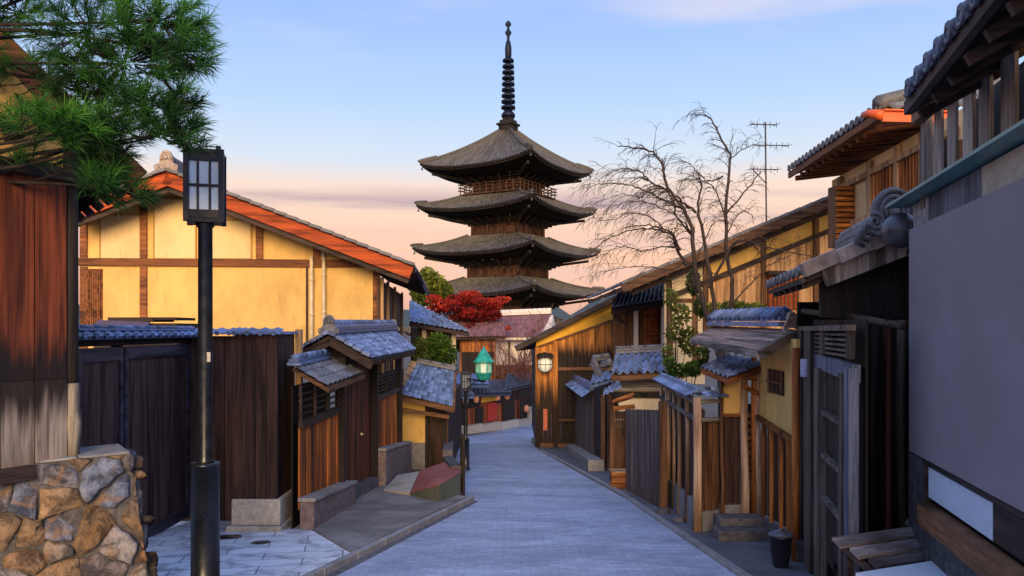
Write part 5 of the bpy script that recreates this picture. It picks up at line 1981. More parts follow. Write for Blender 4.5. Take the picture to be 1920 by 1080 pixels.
for (pts, o, dY, r0, r1) in mains:
    q, rd = path(pts, TY + o, dY, r0, r1)
    limb.tube(q, rd, 6)
    n = len(q)
    for i in range(4 if r0 > .05 else 1, n):
        if q[i].z < P(0, 560, TY).z:
            continue
        cnt = 1 if rd[i] > .035 else 2
        if rg.random() < .25:
            cnt += 1
        for k in range(cnt):
            if rg.random() < (.38 if q[i].x < 3.0 else .55):
                continue
            d = (q[i] - q[i - 1]).normalized()
            s = V((rg.uniform(-1.1, .6), rg.uniform(-.8, .8), rg.uniform(-.1, .8)))
            droop(q[i], d * .6 + s, rg.uniform(.2, .55), min(.008, rd[i] * .5), 1)
limb.build('limb', M['twig'], t)
twig.build('twig', M['twig'], t)

# shrubs on the bank under it
def shrub(label, base, blobs, n, size, mat, seed):
    return leafy('shrub', label, 'shrub', base, blobs, n, size, M[mat], .03, 'garden shrubs along the bank', seed)
shrub('yellow-green leafy shrub in front of the cream wall by the white posts', (P(1262, 0, 17.5).x, 17.5, gz(17.5)),
      [blob(1258, 560, 17.5, 14, 22, .8), blob(1276, 590, 17.5, 20, 24, .7), blob(1266, 625, 17.5, 20, 20, .55), blob(1290, 640, 17.5, 20, 30, .5), blob(1252, 660, 17.5, 12, 20, .5)], 900, .055, 'olive_leaf', 31)
shrub('dark leafy shrub spilling over the blue coped log fence', (P(1290, 0, 15.4).x, 15.4, gz(15.4)),
      [blob(1272, 695, 15.4, 22, 14, .45), blob(1300, 692, 15.4, 22, 16, .4), blob(1318, 668, 15.4, 12, 20, .35), blob(1255, 680, 15.4, 12, 14, .4)], 1100, .045, 'green_leaf', 32)
shrub('low sunlit shrub along the top of the small tiled gate roof', (P(1370, 0, 15.5).x, 15.5, gz(15.5)),
      [blob(1340, 578, 15.3, 22, 12, .75), blob(1375, 574, 15.4, 26, 11, .6), blob(1415, 576, 15.5, 24, 9, .7), blob(1300, 530, 15.8, 14, 26, .25), blob(1312, 575, 15.6, 12, 24, .3)], 1300, .045, 'olive_leaf', 33)
# ================================================================ right-hand frontage, far to near
# tile-coped board fence at the foot of the boarded house
def fence_face(name, label, cat, p0, p1, z0, z1, bw, mat, group=None, zfoot=None):
    """plank face between two plan points with given top heights; returns root, plane vectors"""
    t = thing(name, label, cat, ((p0[0] + p1[0]) / 2, (p0[1] + p1[1]) / 2, gz((p0[1] + p1[1]) / 2)), group)
    a, b = V((*p0, 0)), V((*p1, 0))
    L = (b - a).length
    u = (b - a) / L
    nn = V((u.y, -u.x, 0))
    if nn.dot(-a) < 0:
        nn = -nn
    m = MB()
    n = max(1, round(L / bw))
    for i in range(n):
        c = a + u * (L * (i + .5) / n)
        zt = z0 + (z1 - z0) * (i + .5) / n
        zb = gz(c.y) + (zfoot or 0)
        m.box(V((c.x, c.y, (zt + zb) / 2)) + nn * rng.uniform(0, .006), u * (L / n / 2 - .004), nn * .012, Z * (zt - zb) / 2)
    m.build('board', mat, t)
    return t, a, b, u, nn
M['blue_board'] = wood('blue_board', (.075, .055, .05), (.19, .145, .135), lo=.75, hi=1.2)
t, a, b, u, nn = fence_face('coped_fence', 'weathered grey board fence with blue tile coping below the boarded corner house', 'fence', (2.36, 31.0), (2.33, 22.8), -2.04, -1.88, .18, M['blue_board'])
m = MB()
for i, (f0, f1) in enumerate(((0, .33), (.345, .66), (.675, 1.0))):
    p, q = a.lerp(b, f0), a.lerp(b, f1)
    zp, zq = -1.98 + .17 * f0, -1.98 + .17 * f1
    p, q = V((p.x, p.y, zp)), V((q.x, q.y, zq))
    tiles(m, p + nn * .34 - Z * .1, q + nn * .34 - Z * .1, q + Z * .12, p + Z * .12, 9, 2, .03, .02)
    ridge(m, p + Z * .1, q + Z * .1, .2, .14, 2, .06)
m.build('coping', M['blue_tile'], t)
m = MB()
m.hexa([V((2.0, 31, gz(31) - .1)), V((2.4, 31, gz(31) - .1)), V((2.36, 20.4, gz(20.4) - .1)), V((1.95, 20.4, gz(20.4) - .1))],
       [V((2.0, 31, gz(31) + .12)), V((2.4, 31, gz(31) + .12)), V((2.36, 20.4, gz(20.4) + .3)), V((1.95, 20.4, gz(20.4) + .3))], .5)
m.build('stone_base', M['concrete'], t)
# little porch gate with stacked tile ridges
h = thing('porch_gate', 'little dark porch gate under a jumble of small blue tiled roofs', 'gate', (2.6, 20.5, gz(20.5)))
m = MB()
m.box(V((2.55, 22.0, -2.6)), .2, .7, 1.0); m.box(V((3.0, 21.3, -2.55)), .45, .04, 1.05)
m.build('wall', M['black_wood'], h)
for i, (x0, y0, x1, y1, x2, y2, x3, y3, Y0, Y1) in enumerate(((1106, 722, 1152, 708, 1140, 694, 1112, 700, 21.5, 22.4), (1146, 722, 1188, 714, 1182, 704, 1152, 708, 20.8, 21.4))):
    m = MB()
    q = [P(x0, y0, Y0), P(x1, y1, Y0 * .985), P(x2, y2, Y1), P(x3, y3, Y1)]
    tiles(m, *q, 4, 3, .03, .02)
    m.slab([p - Z * .03 for p in q], .07, .5)
    m.build('roof', M['blue_tile'], h)
m = MB()
for (xa, ya, xb, yb, Y) in ((1114, 682, 1128, 716, 22.3), (1112, 678, 1142, 674, 22.8), (1128, 690, 1146, 685, 22.4)):
    ridge(m, P(xa, ya, Y), P(xb, yb, Y - .3), .2, .1, 2, .07)
for (x, y, Y) in ((1142, 676, 22.4), (1112, 678, 22.7), (1146, 688, 22.2)):
    ridge_end(m, P(x, y + 6, Y), V((1, 0, 0)), .17, V((0, -1, 0)))
m.build('ridge', M['grey_tile'], h)
m = MB()
for x in (1130, 1142):
    p = P(x, 740, 20.6); m.box(V((p.x, p.y, (p.z + gz(20.6)) / 2)), .05, .05, (p.z - gz(20.6)) / 2)
m.build('post', M['brown_wood'], h)
# small orange gate
h = thing('wicket_gate', 'small orange-brown wicket gate with a one-slope tiled hood beside the grey plank fence', 'gate', (2.2, 17.2, gz(17.2)))
m = MB()
q = [P(1131, 742, 17.2), P(1166, 727, 17.0), P(1160, 714, 18.0), P(1132, 731, 18.2)]
tiles(m, *q, 4, 3, .025, .02)
m.build('roof', M['blue_tile'], h)
m = MB()
m.beam(P(1148, 752, 17.0), P(1188, 738, 17.0), .06, .05); m.beam(P(1150, 766, 17.05), P(1190, 762, 17.05), .07, .09)
m.beam(P(1146, 757, 17.3), P(1186, 745, 17.4), .06, .05)
m.build('lintel', M['orange_wood_h'], h)
for x in (1148, 1177):
    p = P(x, 760, 17.1); m = MB(); m.box(V((p.x, p.y, (p.z + gz(17.1)) / 2)), .05, .05, (p.z - gz(17.1)) / 2); m.build('post', M['brown_wood'], h)
m = MB()
p = P(1162, 772, 17.4)
m.box(V((p.x, 17.5, (p.z + gz(17.5)) / 2)), .16, .02, (p.z - gz(17.5)) / 2)
d_ = m.build('door', M['brown_wood'], h)
m = MB()
for k in range(4):
    m.box(V((p.x - .1 + k * .066, 17.46, p.z - .18)), .006, .008, .16)
for z in (.02, .18, .34):
    m.box(V((p.x, 17.455, p.z - z)), .12, .008, .008)
m.build('lattice', M['grey_wood'], d_)
pb = thing('planter_box', 'square orange-brown wooden tub on the stone step of the wicket gate', 'planter', (P(1160, 0, 16.7).x, 16.7, gz(16.7)))
m = MB(); c = V((P(1160, 0, 16.7).x, 16.7, gz(16.7)))
for sx, sy in ((1, 0), (-1, 0), (0, 1), (0, -1)):
    for k in range(3):
        m.box(c + V((sx * .16, sy * .16, .09 + k * .12)), .012 if sx else .17, .012 if sy else .17, .055)
m.box(c + Z * .2, .14, .14, .15, .3)
m.build('box', M['orange_wood_h'], pb)
m = MB(); m.box(c + Z * .375, .185, .185, .012); m.build('rim', M['pale_wood'], pb)
# striped tile roof behind the grey fence
h = thing('garden_gate', 'garden gatehouse with a boldly striped blue tile roof behind the grey plank fence', 'gatehouse', (3.2, 19, gz(19)))
m = MB()
q = [P(1146, 702, 18.2), P(1252, 698, 18.2), P(1240, 659, 19.6), P(1154, 663, 19.6)]
tiles(m, *q, 7, 6, .055, .02)
n_ = V((0, -1, .8)).normalized()
rf = m.build('roof', M['blue_tile'], h)
m = MB(); ridge(m, q[3], q[2], .2, .12, 2, .05); m.build('ridge', M['grey_tile'], rf)
m = MB(); m.slab([p - Z * .05 for p in q], .07, .5); m.beam(q[0] - Z * .1, q[1] - Z * .1, .05, .1); m.build('eave', M['brown_wood_h'], h)
gp = Plane((2.8, 18.7), (1, 0))
m = MB(); gp.rect(m, 1150, 702, 1260, 735, -.1, 0); m.build('wall', M['grey_wood_h'], h)
m = MB(); gp.rect(m, 1150, 735.5, 1262, 745, .08, .01); m.build('beam', M['black_wood'], h)
m = MB(); gp.rectz(m, 1160, 1262, gz(19), gp.z(1200, 745.5), -.1, 0); m.build('lower_wall', M['cream_plaster'], h)
# grey plank fence
t, a, b, u, nn = fence_face('plank_fence', 'plain purplish-grey plank fence with a cut-down curved top edge', 'fence', (2.36, 16.4), (2.56, 13.6), -1.62, -1.36, .14, M['blue_board'])
m = MB()
p = b + u * .05
m.box(V((p.x, p.y, (-1.2 + gz(13.6)) / 2)), .06, .06, (-1.2 - gz(13.6)) / 2)
m.build('post', M['brown_wood'], t)
# log post fence with blue coping, turning the corner
P0, P1, P2 = V((2.88, 15.3, 0)), V((2.66, 11.35, 0)), V((3.02, 11.5, 0))
t = thing('log_fence', 'fence of pale log posts and dark boards under a blue roll coping', 'fence', (2.75, 13, gz(13)))
m = MB()
zt = -.95
def wallface(m, a, b, z0, z1, n, off=0.0):
    u = (b - a).normalized(); nn = V((u.y, -u.x, 0))
    if nn.dot(-a) < 0: nn = -nn
    L = (b - a).length
    for i in range(n):
        c = a + u * (L * (i + .5) / n) + nn * (off + rng.uniform(0, .006))
        zz = z0 if z0 is not None else gz(c.y) + .42
        m.box(V((c.x, c.y, (zz + z1) / 2)), u * (L / n / 2 - .004), nn * .012, Z * (z1 - zz) / 2)
    return nn
n1 = wallface(m, P0, P1, None, zt - .18, 18, -.08)
m.build('board', M['dark_wood'], t)
m = MB()
n2 = wallface(m, P1, P2, gz(11.4) + .3, zt - .36, 6, -.05)
m.build('side_board', M['brown_wood'], t)
for f, r_ in ((.02, .035), (.24, .055), (.42, .03), (.58, .035), (.78, .04), (1.0, .065)):
    p = P0.lerp(P1, f)
    m = MB()
    g = gz(p.y)
    m.tube([V((p.x, p.y, g + .02)) + n1 * .02, V((p.x + .01, p.y, g + .9)) + n1 * .02, V((p.x, p.y, zt))+ n1 * .02], [r_ * 1.1, r_, r_ * .92], 9)
    m.build('post', M['bark_log'], t)
m = MB()
for z in (zt - .06, zt - .32):
    m.beam(V((P0.x, P0.y, z)) + n1 * .03, V((P1.x, P1.y, z)) + n1 * .03, .05, .06)
    m.beam(V((P1.x, P1.y, z)) + n2 * .03, V((P2.x, P2.y, z)) + n2 * .03, .05, .06)
m.build('rail', M['grey_wood_h'], t)
m = MB()
for a, b, nn in ((P0, P1, n1), (P1, P2, n2)):
    p, q = V((a.x, a.y, zt + .04)), V((b.x, b.y, zt + .04))
    k = max(3, int((b - a).length / .22))
    tiles(m, p + nn * .18 - Z * .03, q + nn * .18 - Z * .03, q + Z * .06, p + Z * .06, k, 1, .016, .02)
    tiles(m, q - nn * .18 - Z * .03, p - nn * .18 - Z * .03, p + Z * .06, q + Z * .06, k, 1, .016, .02)
    ridge(m, p + Z * .03, q + Z * .03, .1, .03, 1, .04)
m.build('coping', M['blue_tile'], t)
m = MB()
m.beam(V((P0.x, P0.y, gz(P0.y) + .2)), V((P1.x, P1.y, gz(P1.y) + .2)), .06, .45)
m.beam(V((P1.x, P1.y, gz(11.4) + .13)), V((P2.x, P2.y, gz(11.5) + .13)), .06, .35)
m.build('plinth', M['concrete'], t)
for (x, y, s) in ((2.5, 13.2, .13), (2.58, 12.3, .10)):
    m = MB()
    m.lathe(V((x, y, gz(y))), [(s, -.05), (s * 1.0, .03), (s * .8, .07), (s * .3, .08)], 6, smooth=False)
    o = m.build('edge_stone', M['dark_stone'], None, loc=(x, y, gz(y)))
    tag(o, 'grey stone block lying by the log fence, ' + ('the bigger one against the grey plank fence' if s > .12 else 'the smaller one below the log posts'), 'stone')

# log gate with plaster panel
h = thing('log_gate', 'rustic gate of crooked pale logs with a small blue tiled hood', 'gate', (3.2, 11.4, gz(11.4)))
gp = Plane((3.0, 11.4), (1, .05))
m = MB(); gp.rect(m, 1353, 708, 1388, 775, -.08, 0, .5); m.build('panel', M['ochre_plaster'], h)
m = MB()
for k in range(6):
    gp.rect(m, 1354 + k * 6, 778, 1359.3 + k * 6, 945, .03, -.05)
m.build('board', M['dark_wood'], h)
m = MB(); gp.rect(m, 1354, 946, 1392, 1010, .08, -.05, .5); m.build('plinth', M['concrete'], h)
for px, w, y0 in ((1396, .06, 700), (1422, .05, 690), (1354, .03, 700)):
    m = MB()
    a_ = gp.pt(px, y0, .05); b_ = gp.at(px, gz(11.4), .05)
    m.tube([b_, b_.lerp(a_, .3) + V((.012, 0, 0)), b_.lerp(a_, .65) - V((.012, 0, 0)), a_], [w * 1.1, w, w * .95, w * .85], 9)
    m.build('post', M['bark_log'] if px != 1354 else M['brown_wood'], h)
m = MB(); gp.rect(m, 1354, 775, 1390, 781, .06, .0); m.build('rail', M['orange_wood_h'], h)
for q_ in (((1388, 722), (1428, 742), .07, .06, .04), ((1384, 706), (1428, 712), .06, .06, .02)):
    m = MB(); gp.beam(m, *q_); m.build('rail', M['orange_wood_h'], h)
m = MB()
for k in range(4):
    gp.rect(m, 1401 + k * 4.6, 760, 1405 + k * 4.6, 1008, .02, -.25)
d_ = m.build('door', M['black_wood'], h)
m = MB()
for k in range(16):
    gp.rect(m, 1405, 776 + k * 14, 1420, 784 + k * 14, .02, -.1)
m.build('bamboo_screen', M['brown_wood_h'], d_)
m = MB()
q = [P(1314, 688, 11.5), P(1364, 708, 11.0), P(1440, 680, 11.2), P(1362, 666, 12.4)]
tiles(m, *q, 6, 4, .03, .02)
m.build('roof', M['blue_tile'], h)
m = MB(); m.slab([p - Z * .03 for p in q], .06, .5); m.beam(q[1] - Z * .06, q[2] - Z * .06, .05, .07); m.build('eave', M['rust_wood'], h)
m = MB()
for k, (x0, x1) in enumerate(((2.75, 3.5), (2.85, 3.5))):
    y = 10.75 + k * .3
    m.box(V(((x0 + x1) / 2, y, gz(y) + .06 + k * .07)), (x1 - x0) / 2, .17, .1 + k * .05)
o = m.build('stone_step', M['dark_stone'], None, loc=(3.1, 10.9, gz(10.9)), bevel=.015)
tag(o, 'two worn dark stone steps up to the rustic log gate', 'step')

# tea house wall with square window and big gate roof
h = thing('tea_house', 'ochre plastered tea house with a small square window and bark-covered roof', 'house', (3.5, 10.4, gz(10.4)))
tp = Plane((3.36, 9.4), (.07, 1))
m = MB()
lo0, lo1 = tp.pt(1424, 779), tp.pt(1492, 823)
top0, top1 = tp.pt(1424, 655), tp.pt(1494, 640)
for sx in (0,):
    m.prism([lo0, lo1, V((lo1.x, lo1.y, -.1)), V((lo0.x, lo0.y, -.1))], -tp.n3 * .12, .5)
m.build('wall', M['ochre_plaster'], h)
m = MB(); tp.rect(m, 1442, 694, 1471, 738, .02, .003); w_ = m.build('window', M['black_wood'], h)
m = MB()
for k in range(4):
    tp.rect(m, 1444 + k * 8, 695, 1446 + k * 8, 737, .015, .024)
tp.rect(m, 1442, 715, 1471, 718, .015, .04)
m.build('lattice', M['brown_wood'], w_)
m = MB()
for k in range(7):
    px = 1428 + k * 9.6
    a_ = tp.at(px, gz(10) + .2, .0); zt_ = lo0.z + (lo1.z - lo0.z) * (px - 1424) / 68
    m.box(V((a_.x, a_.y, (zt_ + gz(a_.y) + .3) / 2)) - tp.n3 * .04, tp.d3 * .09, tp.n3 * .012, Z * (zt_ - gz(a_.y) - .3) / 2)
m.build('board', M['brown_wood'], h)
m = MB()
for px in (1432, 1448, 1466, 1480):
    a_ = tp.at(px, 0); zt_ = lo0.z + (lo1.z - lo0.z) * (px - 1424) / 68
    m.box(V((a_.x, a_.y, (zt_ + gz(a_.y) + .25) / 2)) + tp.n3 * .01, tp.d3 * .022, tp.n3 * .02, Z * (zt_ - gz(a_.y) - .25) / 2)
m.beam(lo0 + tp.n3 * .03 - Z * .02, lo1 + tp.n3 * .03 - Z * .02, .05, .07)
m.build('batten', M['orange_wood'], h)
for px, w in ((1418, .045), (1497, .05)):
    a_ = tp.at(px, 0)
    m = MB(); m.tube([V((a_.x, a_.y, gz(a_.y))) + tp.n3 * .03, V((a_.x, a_.y, -.2)) + tp.n3 * .03], [w, w * .9], 9); m.build('post', M['orange_wood'], h)
m = MB()
a_, b_ = tp.at(1420, 0), tp.at(1500, 0)
m.beam(V((a_.x, a_.y, gz(a_.y) + .12)), V((b_.x, b_.y, gz(b_.y) + .12)), .08, .3)
m.build('plinth', M['dark_stone'], h)
m = MB()
e1, e0 = P(1421, 657, 9.5), P(1297, 634, 12.6)
r1, r0 = P(1488, 618, 9.75), P(1340, 612, 13.0)
m.slab([e0, e1, r1, r0], .05, .5)
ns = 10
for i in range(ns):
    f0, f1 = i / ns, (i + 1.05) / ns
    m.slab([e0.lerp(r0, f0) + Z * (.012 + .004 * (i % 2)), e1.lerp(r1, f0) + Z * (.012 + .004 * (i % 2)), e1.lerp(r1, min(f1, 1)) + Z * .006, e0.lerp(r0, min(f1, 1)) + Z * .006], .02)
rf = m.build('roof', M['bark_roof'], h)
m = MB()
m.beam(e1 - Z * .05 + V((.02, -.02, 0)), r1 - Z * .05 + V((.02, -.02, 0)), .06, .11)
m.beam(e0 - Z * .04, e1 - Z * .04, .05, .09)
for k in range(9):
    p, q = e0.lerp(e1, (k + .5) / 9), r0.lerp(r1, (k + .5) / 9)
    m.beam(p - Z * .08, p.lerp(q, .9) - Z * .08, .04, .05)
m.build('eave', M['grey_wood_h'], h)
m = MB()
ra, rb = P(1340, 611, 13.0), P(1478, 613, 10.0)
ridge(m, ra, rb, .24, .14, 2, .07)
for k in range(15):
    p = ra.lerp(rb, (k + .4) / 15) + Z * .14
    m.tube([p + V((-.14, 0, -.02)), p + V((.0, 0, .09)), p + V((.14, 0, -.02))], .045, 6)
m.build('ridge', M['blue_tile'], rf)
m = MB(); ridge_end(m, P(1484, 612, 9.8), V((.9, .3, 0)), .2, V((.2, -1, 0))); m.build('ridge_end_tile', M['brown_tile'], rf)
m = MB()
p = P(1510, 690, 8.9)
m.lathe(p, [(.05, -.1), (.055, -.09), (.055, .09), (.05, .1)], 10, axis=V((-1, 0, 0.0)).cross(V((0, 1, 0))))
o = m.build('meter', plain('meter_case', (.35, .38, .55), .4), None, loc=tuple(p))
tag(o, 'small bluish electricity meter on the post between tea house and tiled gateway', 'meter')

# black bin by the tea house
c = V((P(1464, 0, 9.0).x, 9.0, gz(9.0)))
t = thing('bin', 'squat black bin with a pale lid at the foot of the tea house battens', 'bin', tuple(c))
m = MB(); m.lathe(c, [(.07, 0), (.08, .02), (.115, .2), (.12, .34), (.13, .35), (.13, .37), (.11, .37)], 14); m.build('body', M['iron'], t)
m = MB(); m.lathe(c, [(.135, .372), (.135, .385), (.1, .41), (.03, .42), (.03, .44)], 14); m.build('lid', M['blue_wood'], t)

# ================================================================ tiled gateway with the ridge ornament
h = thing('tiled_gateway', 'old dark timber gateway with a swirling ridge tile beside the tea house', 'gateway', (3.2, 8.2, gz(8.2)))
wp = Plane((1.436 + .22 * 8, 8.0), (.22, 1))
M['gate_post_wood'] = wood('gate_post_wood', (.07, .055, .045), (.22, .175, .14))
M['mossy_wood'] = wood('mossy_wood', (.05, .036, .028), (.15, .115, .085), lo=.7, hi=1.2, sc=1.0)
for px, w, mt, y0 in ((1514, 9, 'mossy_wood', 612), (1531, 13, 'mossy_wood', 612), (1549, 8, 'gate_post_wood', 690), (1597, 6, 'gate_post_wood', 700), (1611, 9, 'blue_wood', 690)):
    m = MB()
    z1 = wp.z(px, y0); zb = gz(wp.at(px, 0).y)
    wp.rectz(m, px - w / 2, px + w / 2, zb, z1, .08, .02)
    m.build('post', M[mt], h)
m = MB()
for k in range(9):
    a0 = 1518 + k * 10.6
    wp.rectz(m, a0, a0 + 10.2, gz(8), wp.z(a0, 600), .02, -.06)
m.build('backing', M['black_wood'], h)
m = MB()
z0, z1 = -.37, -.245
a_, b_ = wp.at(1521, 0, .03), wp.at(1606, 0, .03)
m.beam(V((a_.x, a_.y, -.31)), V((b_.x, b_.y, -.36)), .07, .15)
m.build('transom', M['blue_wood'], h)
m = MB()
for (x0, x1) in ((1527, 1553), (1557, 1605)):
    for k in range(5):
        z = -.23 + k * .046
        wp.rectz(m, x0, x1, z, z + .022, .03, .03)
wp.rectz(m, 1552, 1558, -.24, .0, .05, .03); wp.rectz(m, 1604, 1611, -.24, .0, .05, .03); wp.rectz(m, 1516, 1612, .0, .05, .08, .03)
m.build('lattice', M['gate_post_wood'], h)
m = MB()
for py in (780, 866, 950):
    wp.rect(m, 1552, py, 1595, py + 9, .05, .025)
m.build('crossbar', M['gate_post_wood'], h)
m = MB()
for k in range(3):
    wp.rect(m, 1553 + k * 14, 700, 1566 + k * 14, 1060, .02, -.0)
m.build('door', wood('gateway_door', (.014, .010, .008), (.05, .033, .02), stain=(.16, .11, .05), stain_z=(.35, -.1)), h)
# recess and inner posts
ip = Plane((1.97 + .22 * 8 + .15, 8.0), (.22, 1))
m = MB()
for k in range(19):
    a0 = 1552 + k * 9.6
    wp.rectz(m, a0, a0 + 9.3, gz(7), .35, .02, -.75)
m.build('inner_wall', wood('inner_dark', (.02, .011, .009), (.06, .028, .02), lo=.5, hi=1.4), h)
for px, w, mt, yy in ((1690, .04, 'mossy_wood', 7.5), (1640, .05, 'black_wood', 7.6)):
    a_ = P(px, HY, yy)
    m = MB(); m.tube([V((a_.x + .02, a_.y, gz(a_.y))), V((a_.x - .015, a_.y, -.9)), V((a_.x, a_.y, .1))], [w * 1.05, w, w * .95], 9); m.build('post', M[mt], h)
for a0, w in ((1632, 26), (1662, 18)):
    m = MB()
    c_ = wp.at(a0, 0, -.35)
    m.box(V((c_.x, c_.y, (gz(7) + .1) / 2)), wp.d3 * .07, wp.n3 * .02, Z * (.1 - gz(7)) / 2)
    m.build('door_leaf', wood('leaf_red', (.035, .012, .008), (.11, .035, .02), lo=.8, hi=1.2), h)
m = MB()
m.tube([P(1506, 583, 8.6), P(1600, 595, 7.7), P(1695, 612, 6.9)], [.03, .035, .035], 8)
m.build('pole', M['mossy_wood'], h)
# the roof
gY = 7.6
eN, rN = P(1502, 512, gY), P(1692, 438, gY)
ln_ = V((.45, 2.4, 0))
eR = rN + (rN - eN).reflect(V((1, 0, 0))) * -1.0
eR = V((2 * rN.x - eN.x, rN.y, eN.z))
m = MB()
tiles(m, eN, eN + ln_, rN + ln_, rN, 9, 6, .03, .03)
tiles(m, eR + ln_, eR, rN, rN + ln_, 9, 6, .03, .03)
discs(m, eN + Z * .02, eN + ln_ + Z * .02, 9, .055, V((-1, .2, 0)))
rf = m.build('roof', M['grey_tile'], h)
m = MB()
for i in range(3):
    p, q = eN.lerp(rN, i / 3), eN.lerp(rN, (i + .985) / 3)
    up = V((-(rN - eN).z, 0, (rN - eN).x)).normalized()
    m.beam(p + up * .02 + V((0, -.06, 0)), q + up * .035 + V((0, -.06, 0)), .10, .13, up=up)
m.build('verge_tile', M['brown_tile'], rf)  # pale tone; light falling on the verge is put into the tile colour
up = V((-(rN - eN).z, 0, (rN - eN).x)).normalized()
for p_, f_ in ((eN, .18), (eR, 0)):
    m = MB()
    m.beam(p_.lerp(rN, f_) - up * .13, rN - up * .13, .05, .16, up=up)
    m.build('bargeboard', M['slat_wood'], h)
m = MB()
m.slab([eN - Z * .05, eN + ln_ - Z * .05, rN + ln_ - Z * .05, rN - Z * .05], .05, .5)
m.slab([eR - Z * .05, eR + ln_ - Z * .05, rN + ln_ - Z * .05, rN - Z * .05], .05, .5)
for k in range(6):
    p = eN + ln_ * ((k + .4) / 6) - Z * .13
    q = rN + ln_ * ((k + .4) / 6) - Z * .13
    m.beam(p.lerp(q, .05), q, .05, .07)
m.build('eave', M['mossy_wood'], h)
m = MB()
m.prism([eN + V((.25, .15, -.05)), rN + V((0, .15, -.12)), eR + V((-.25, .15, -.05)), eR + V((-.25, .15, -.42)), eN + V((.25, .15, -.42))], V((0, .06, 0)), .5)
m.build('gable_board', M['black_wood'], h)
m = MB()
m.box(V((5.0, 9.75, -1.3)), 1.5, .04, 1.65)
m.box(V((6.4, 8.6, -1.3)), .04, 1.2, 1.65)
m.build('shade_backing', M['black_wood'], h)  # added black sheets; the opening's deep shade is put into their colour
m = MB()
ridge(m, rN + V((.02, .15, .02)), rN + ln_ + Z * .02, .26, .2, 3, .08)
m.build('ridge', M['grey_tile'], rf)
m = MB()
oc = P(1672, 405, 7.45)
sd_, nn_ = V((.97, .25, 0)), V((.25, -.97, 0))
for rr, th in ((.205, .030), (.15, .026), (.10, .024)):
    arc = [oc + sd_ * (math.cos(a) * rr) + Z * (math.sin(a) * rr + .03) + nn_ * .03 for a in [R(-35 + 250 * k / 18) for k in range(19)]]
    m.tube(arc, th, 8)
m.lathe(oc + Z * .03 - nn_ * .05, [(.20, 0), (.20, .05), (.06, .07), (.055, .10), (.001, .11)], 20, axis=nn_)
for sg, q0 in ((-1, 1.0), (1, .8)):
    sp = []
    for k in range(20):
        a = R(60 + k * 30)
        q = .085 * q0 * (1 - k / 24)
        sp.append(oc + sd_ * (sg * (.22 + math.cos(a) * q)) + Z * (-.07 + math.sin(a) * q) + nn_ * .05)
    m.tube(sp, [.026 * (1 - k / 28) for k in range(20)], 7)
    for j in range(3):
        b0 = oc + sd_ * (sg * (.20 + j * .05)) + Z * (-.10 - j * .05)
        m.tube([b0 + Z * .08, b0 + sd_ * (sg * .06) + Z * .03, b0 + sd_ * (sg * .07) - Z * .06, b0 - Z * .09], [.02, .035, .035, .02], 7)
m.box(oc - Z * .12, sd_ * .19, nn_ * .05, Z * .07)
m.build('ridge_end_tile', M['grey_tile'], rf)
bc = P(1688, 432, 7.0)
m = MB()
m.lathe(bc, [(.001, -.155)] + [(.155 * math.cos(R(a)), .155 * math.sin(R(a))) for a in range(-75, 90, 15)] + [(.001, .155)], 20, axis=V((.3, -.95, .1)))
m.lathe(bc + V((.045, -.14, .02)), [(.04, 0), (.045, .012), (.03, .02), (.02, .016), (.001, .016)], 12, axis=V((.3, -.95, .1)))
o = m.build('lamp_globe', plain('globe_glaze', (.07, .07, .085), .35, 0, .5, .35), None, loc=tuple(bc))
tag(o, 'dull grey globe fixed under the swirling ridge tile of the gateway', 'lamp')

# ================================================================ near house with the grey sheet
np_ = Plane((1.97 + .22 * 6, 6.0), (.22, 1))
h = thing('near_house', 'near house front with a wooden slat window above a large plain grey covering sheet', 'house', (3.3, 6, gz(6)))
XR = 3000
M['eave_tile'] = rooftile('eave_tile', (.07, .09, .14), .35, moss=.3)
m = MB()
np_.rectz(m, 1718, XR, gz(6) - .3, 1.08, -.12, -.01, .5)
m.build('wall', M['dark_wood_h'], h)
q0 = np_.at(1719, 0); nd = -np_.n3
m = MB()
m.beam(V((q0.x, q0.y - .06, -.5)) + nd * .13, V((q0.x, q0.y - .06, -.5)) + nd * 5.5, .1, 4.2)
m.build('end_wall', M['dark_wood'], h)
m = MB()
q1 = np_.at(XR, 0)
m.beam(q0 + nd * 5.4 - Z * .5 - np_.d3 * .1, q1 + nd * 5.4 - Z * .5 - np_.d3 * 6, .1, 4.2)
m.build('rear_wall', M['dark_wood'], h)
m = MB()
np_.rectz(m, 1726, XR, -1.015, .855, .03, .06, .5)
sh = plain('grey_sheet', (.225, .198, .225), .75, 0, .25, .10, 1.5)
m.build('cover_sheet', sh, h)
m = MB()
np_.rectz(m, 1752, 1852, .862, 1.07, .03, .01)
m.build('band_panel', M['blue_wood'], h)
m = MB()
np_.rectz(m, 1722, 1751, .862, 1.07, .03, .01)
m.build('band_panel', M['concrete'], h)
m = MB()
np_.rectz(m, 1853, 2060, .862, 1.07, .03, .01)
m.build('band_panel', stone('tan_board', (.36, .31, .24), (.52, .46, .36), 6, bump=.05, dirt=(.25, .2, .15)), h)
m = MB()
np_.rectz(m, 1704, XR, 1.09, 1.112, .20, .0)
m.build('shelf', plain('green_shelf', (.10, .22, .22), .4, 0, .5, .3), h)
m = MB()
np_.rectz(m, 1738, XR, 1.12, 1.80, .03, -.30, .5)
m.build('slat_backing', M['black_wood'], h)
m = MB()
for px, w in ((1758, 17), (1784, 20), (1815, 24), (1846, 27), (1890, 34), (1945, 40), (2010, 46), (2090, 54), (2190, 66), (2310, 82), (2470, 108), (2700, 150)):
    np_.rectz(m, px - w * .39, px + w * .39, 1.12, 1.74, .022, -.02)
np_.rectz(m, 1738, 1745, 1.0, 1.82, .07, -.02)
m.build('slat', M['slat_wood'], h)
m = MB()
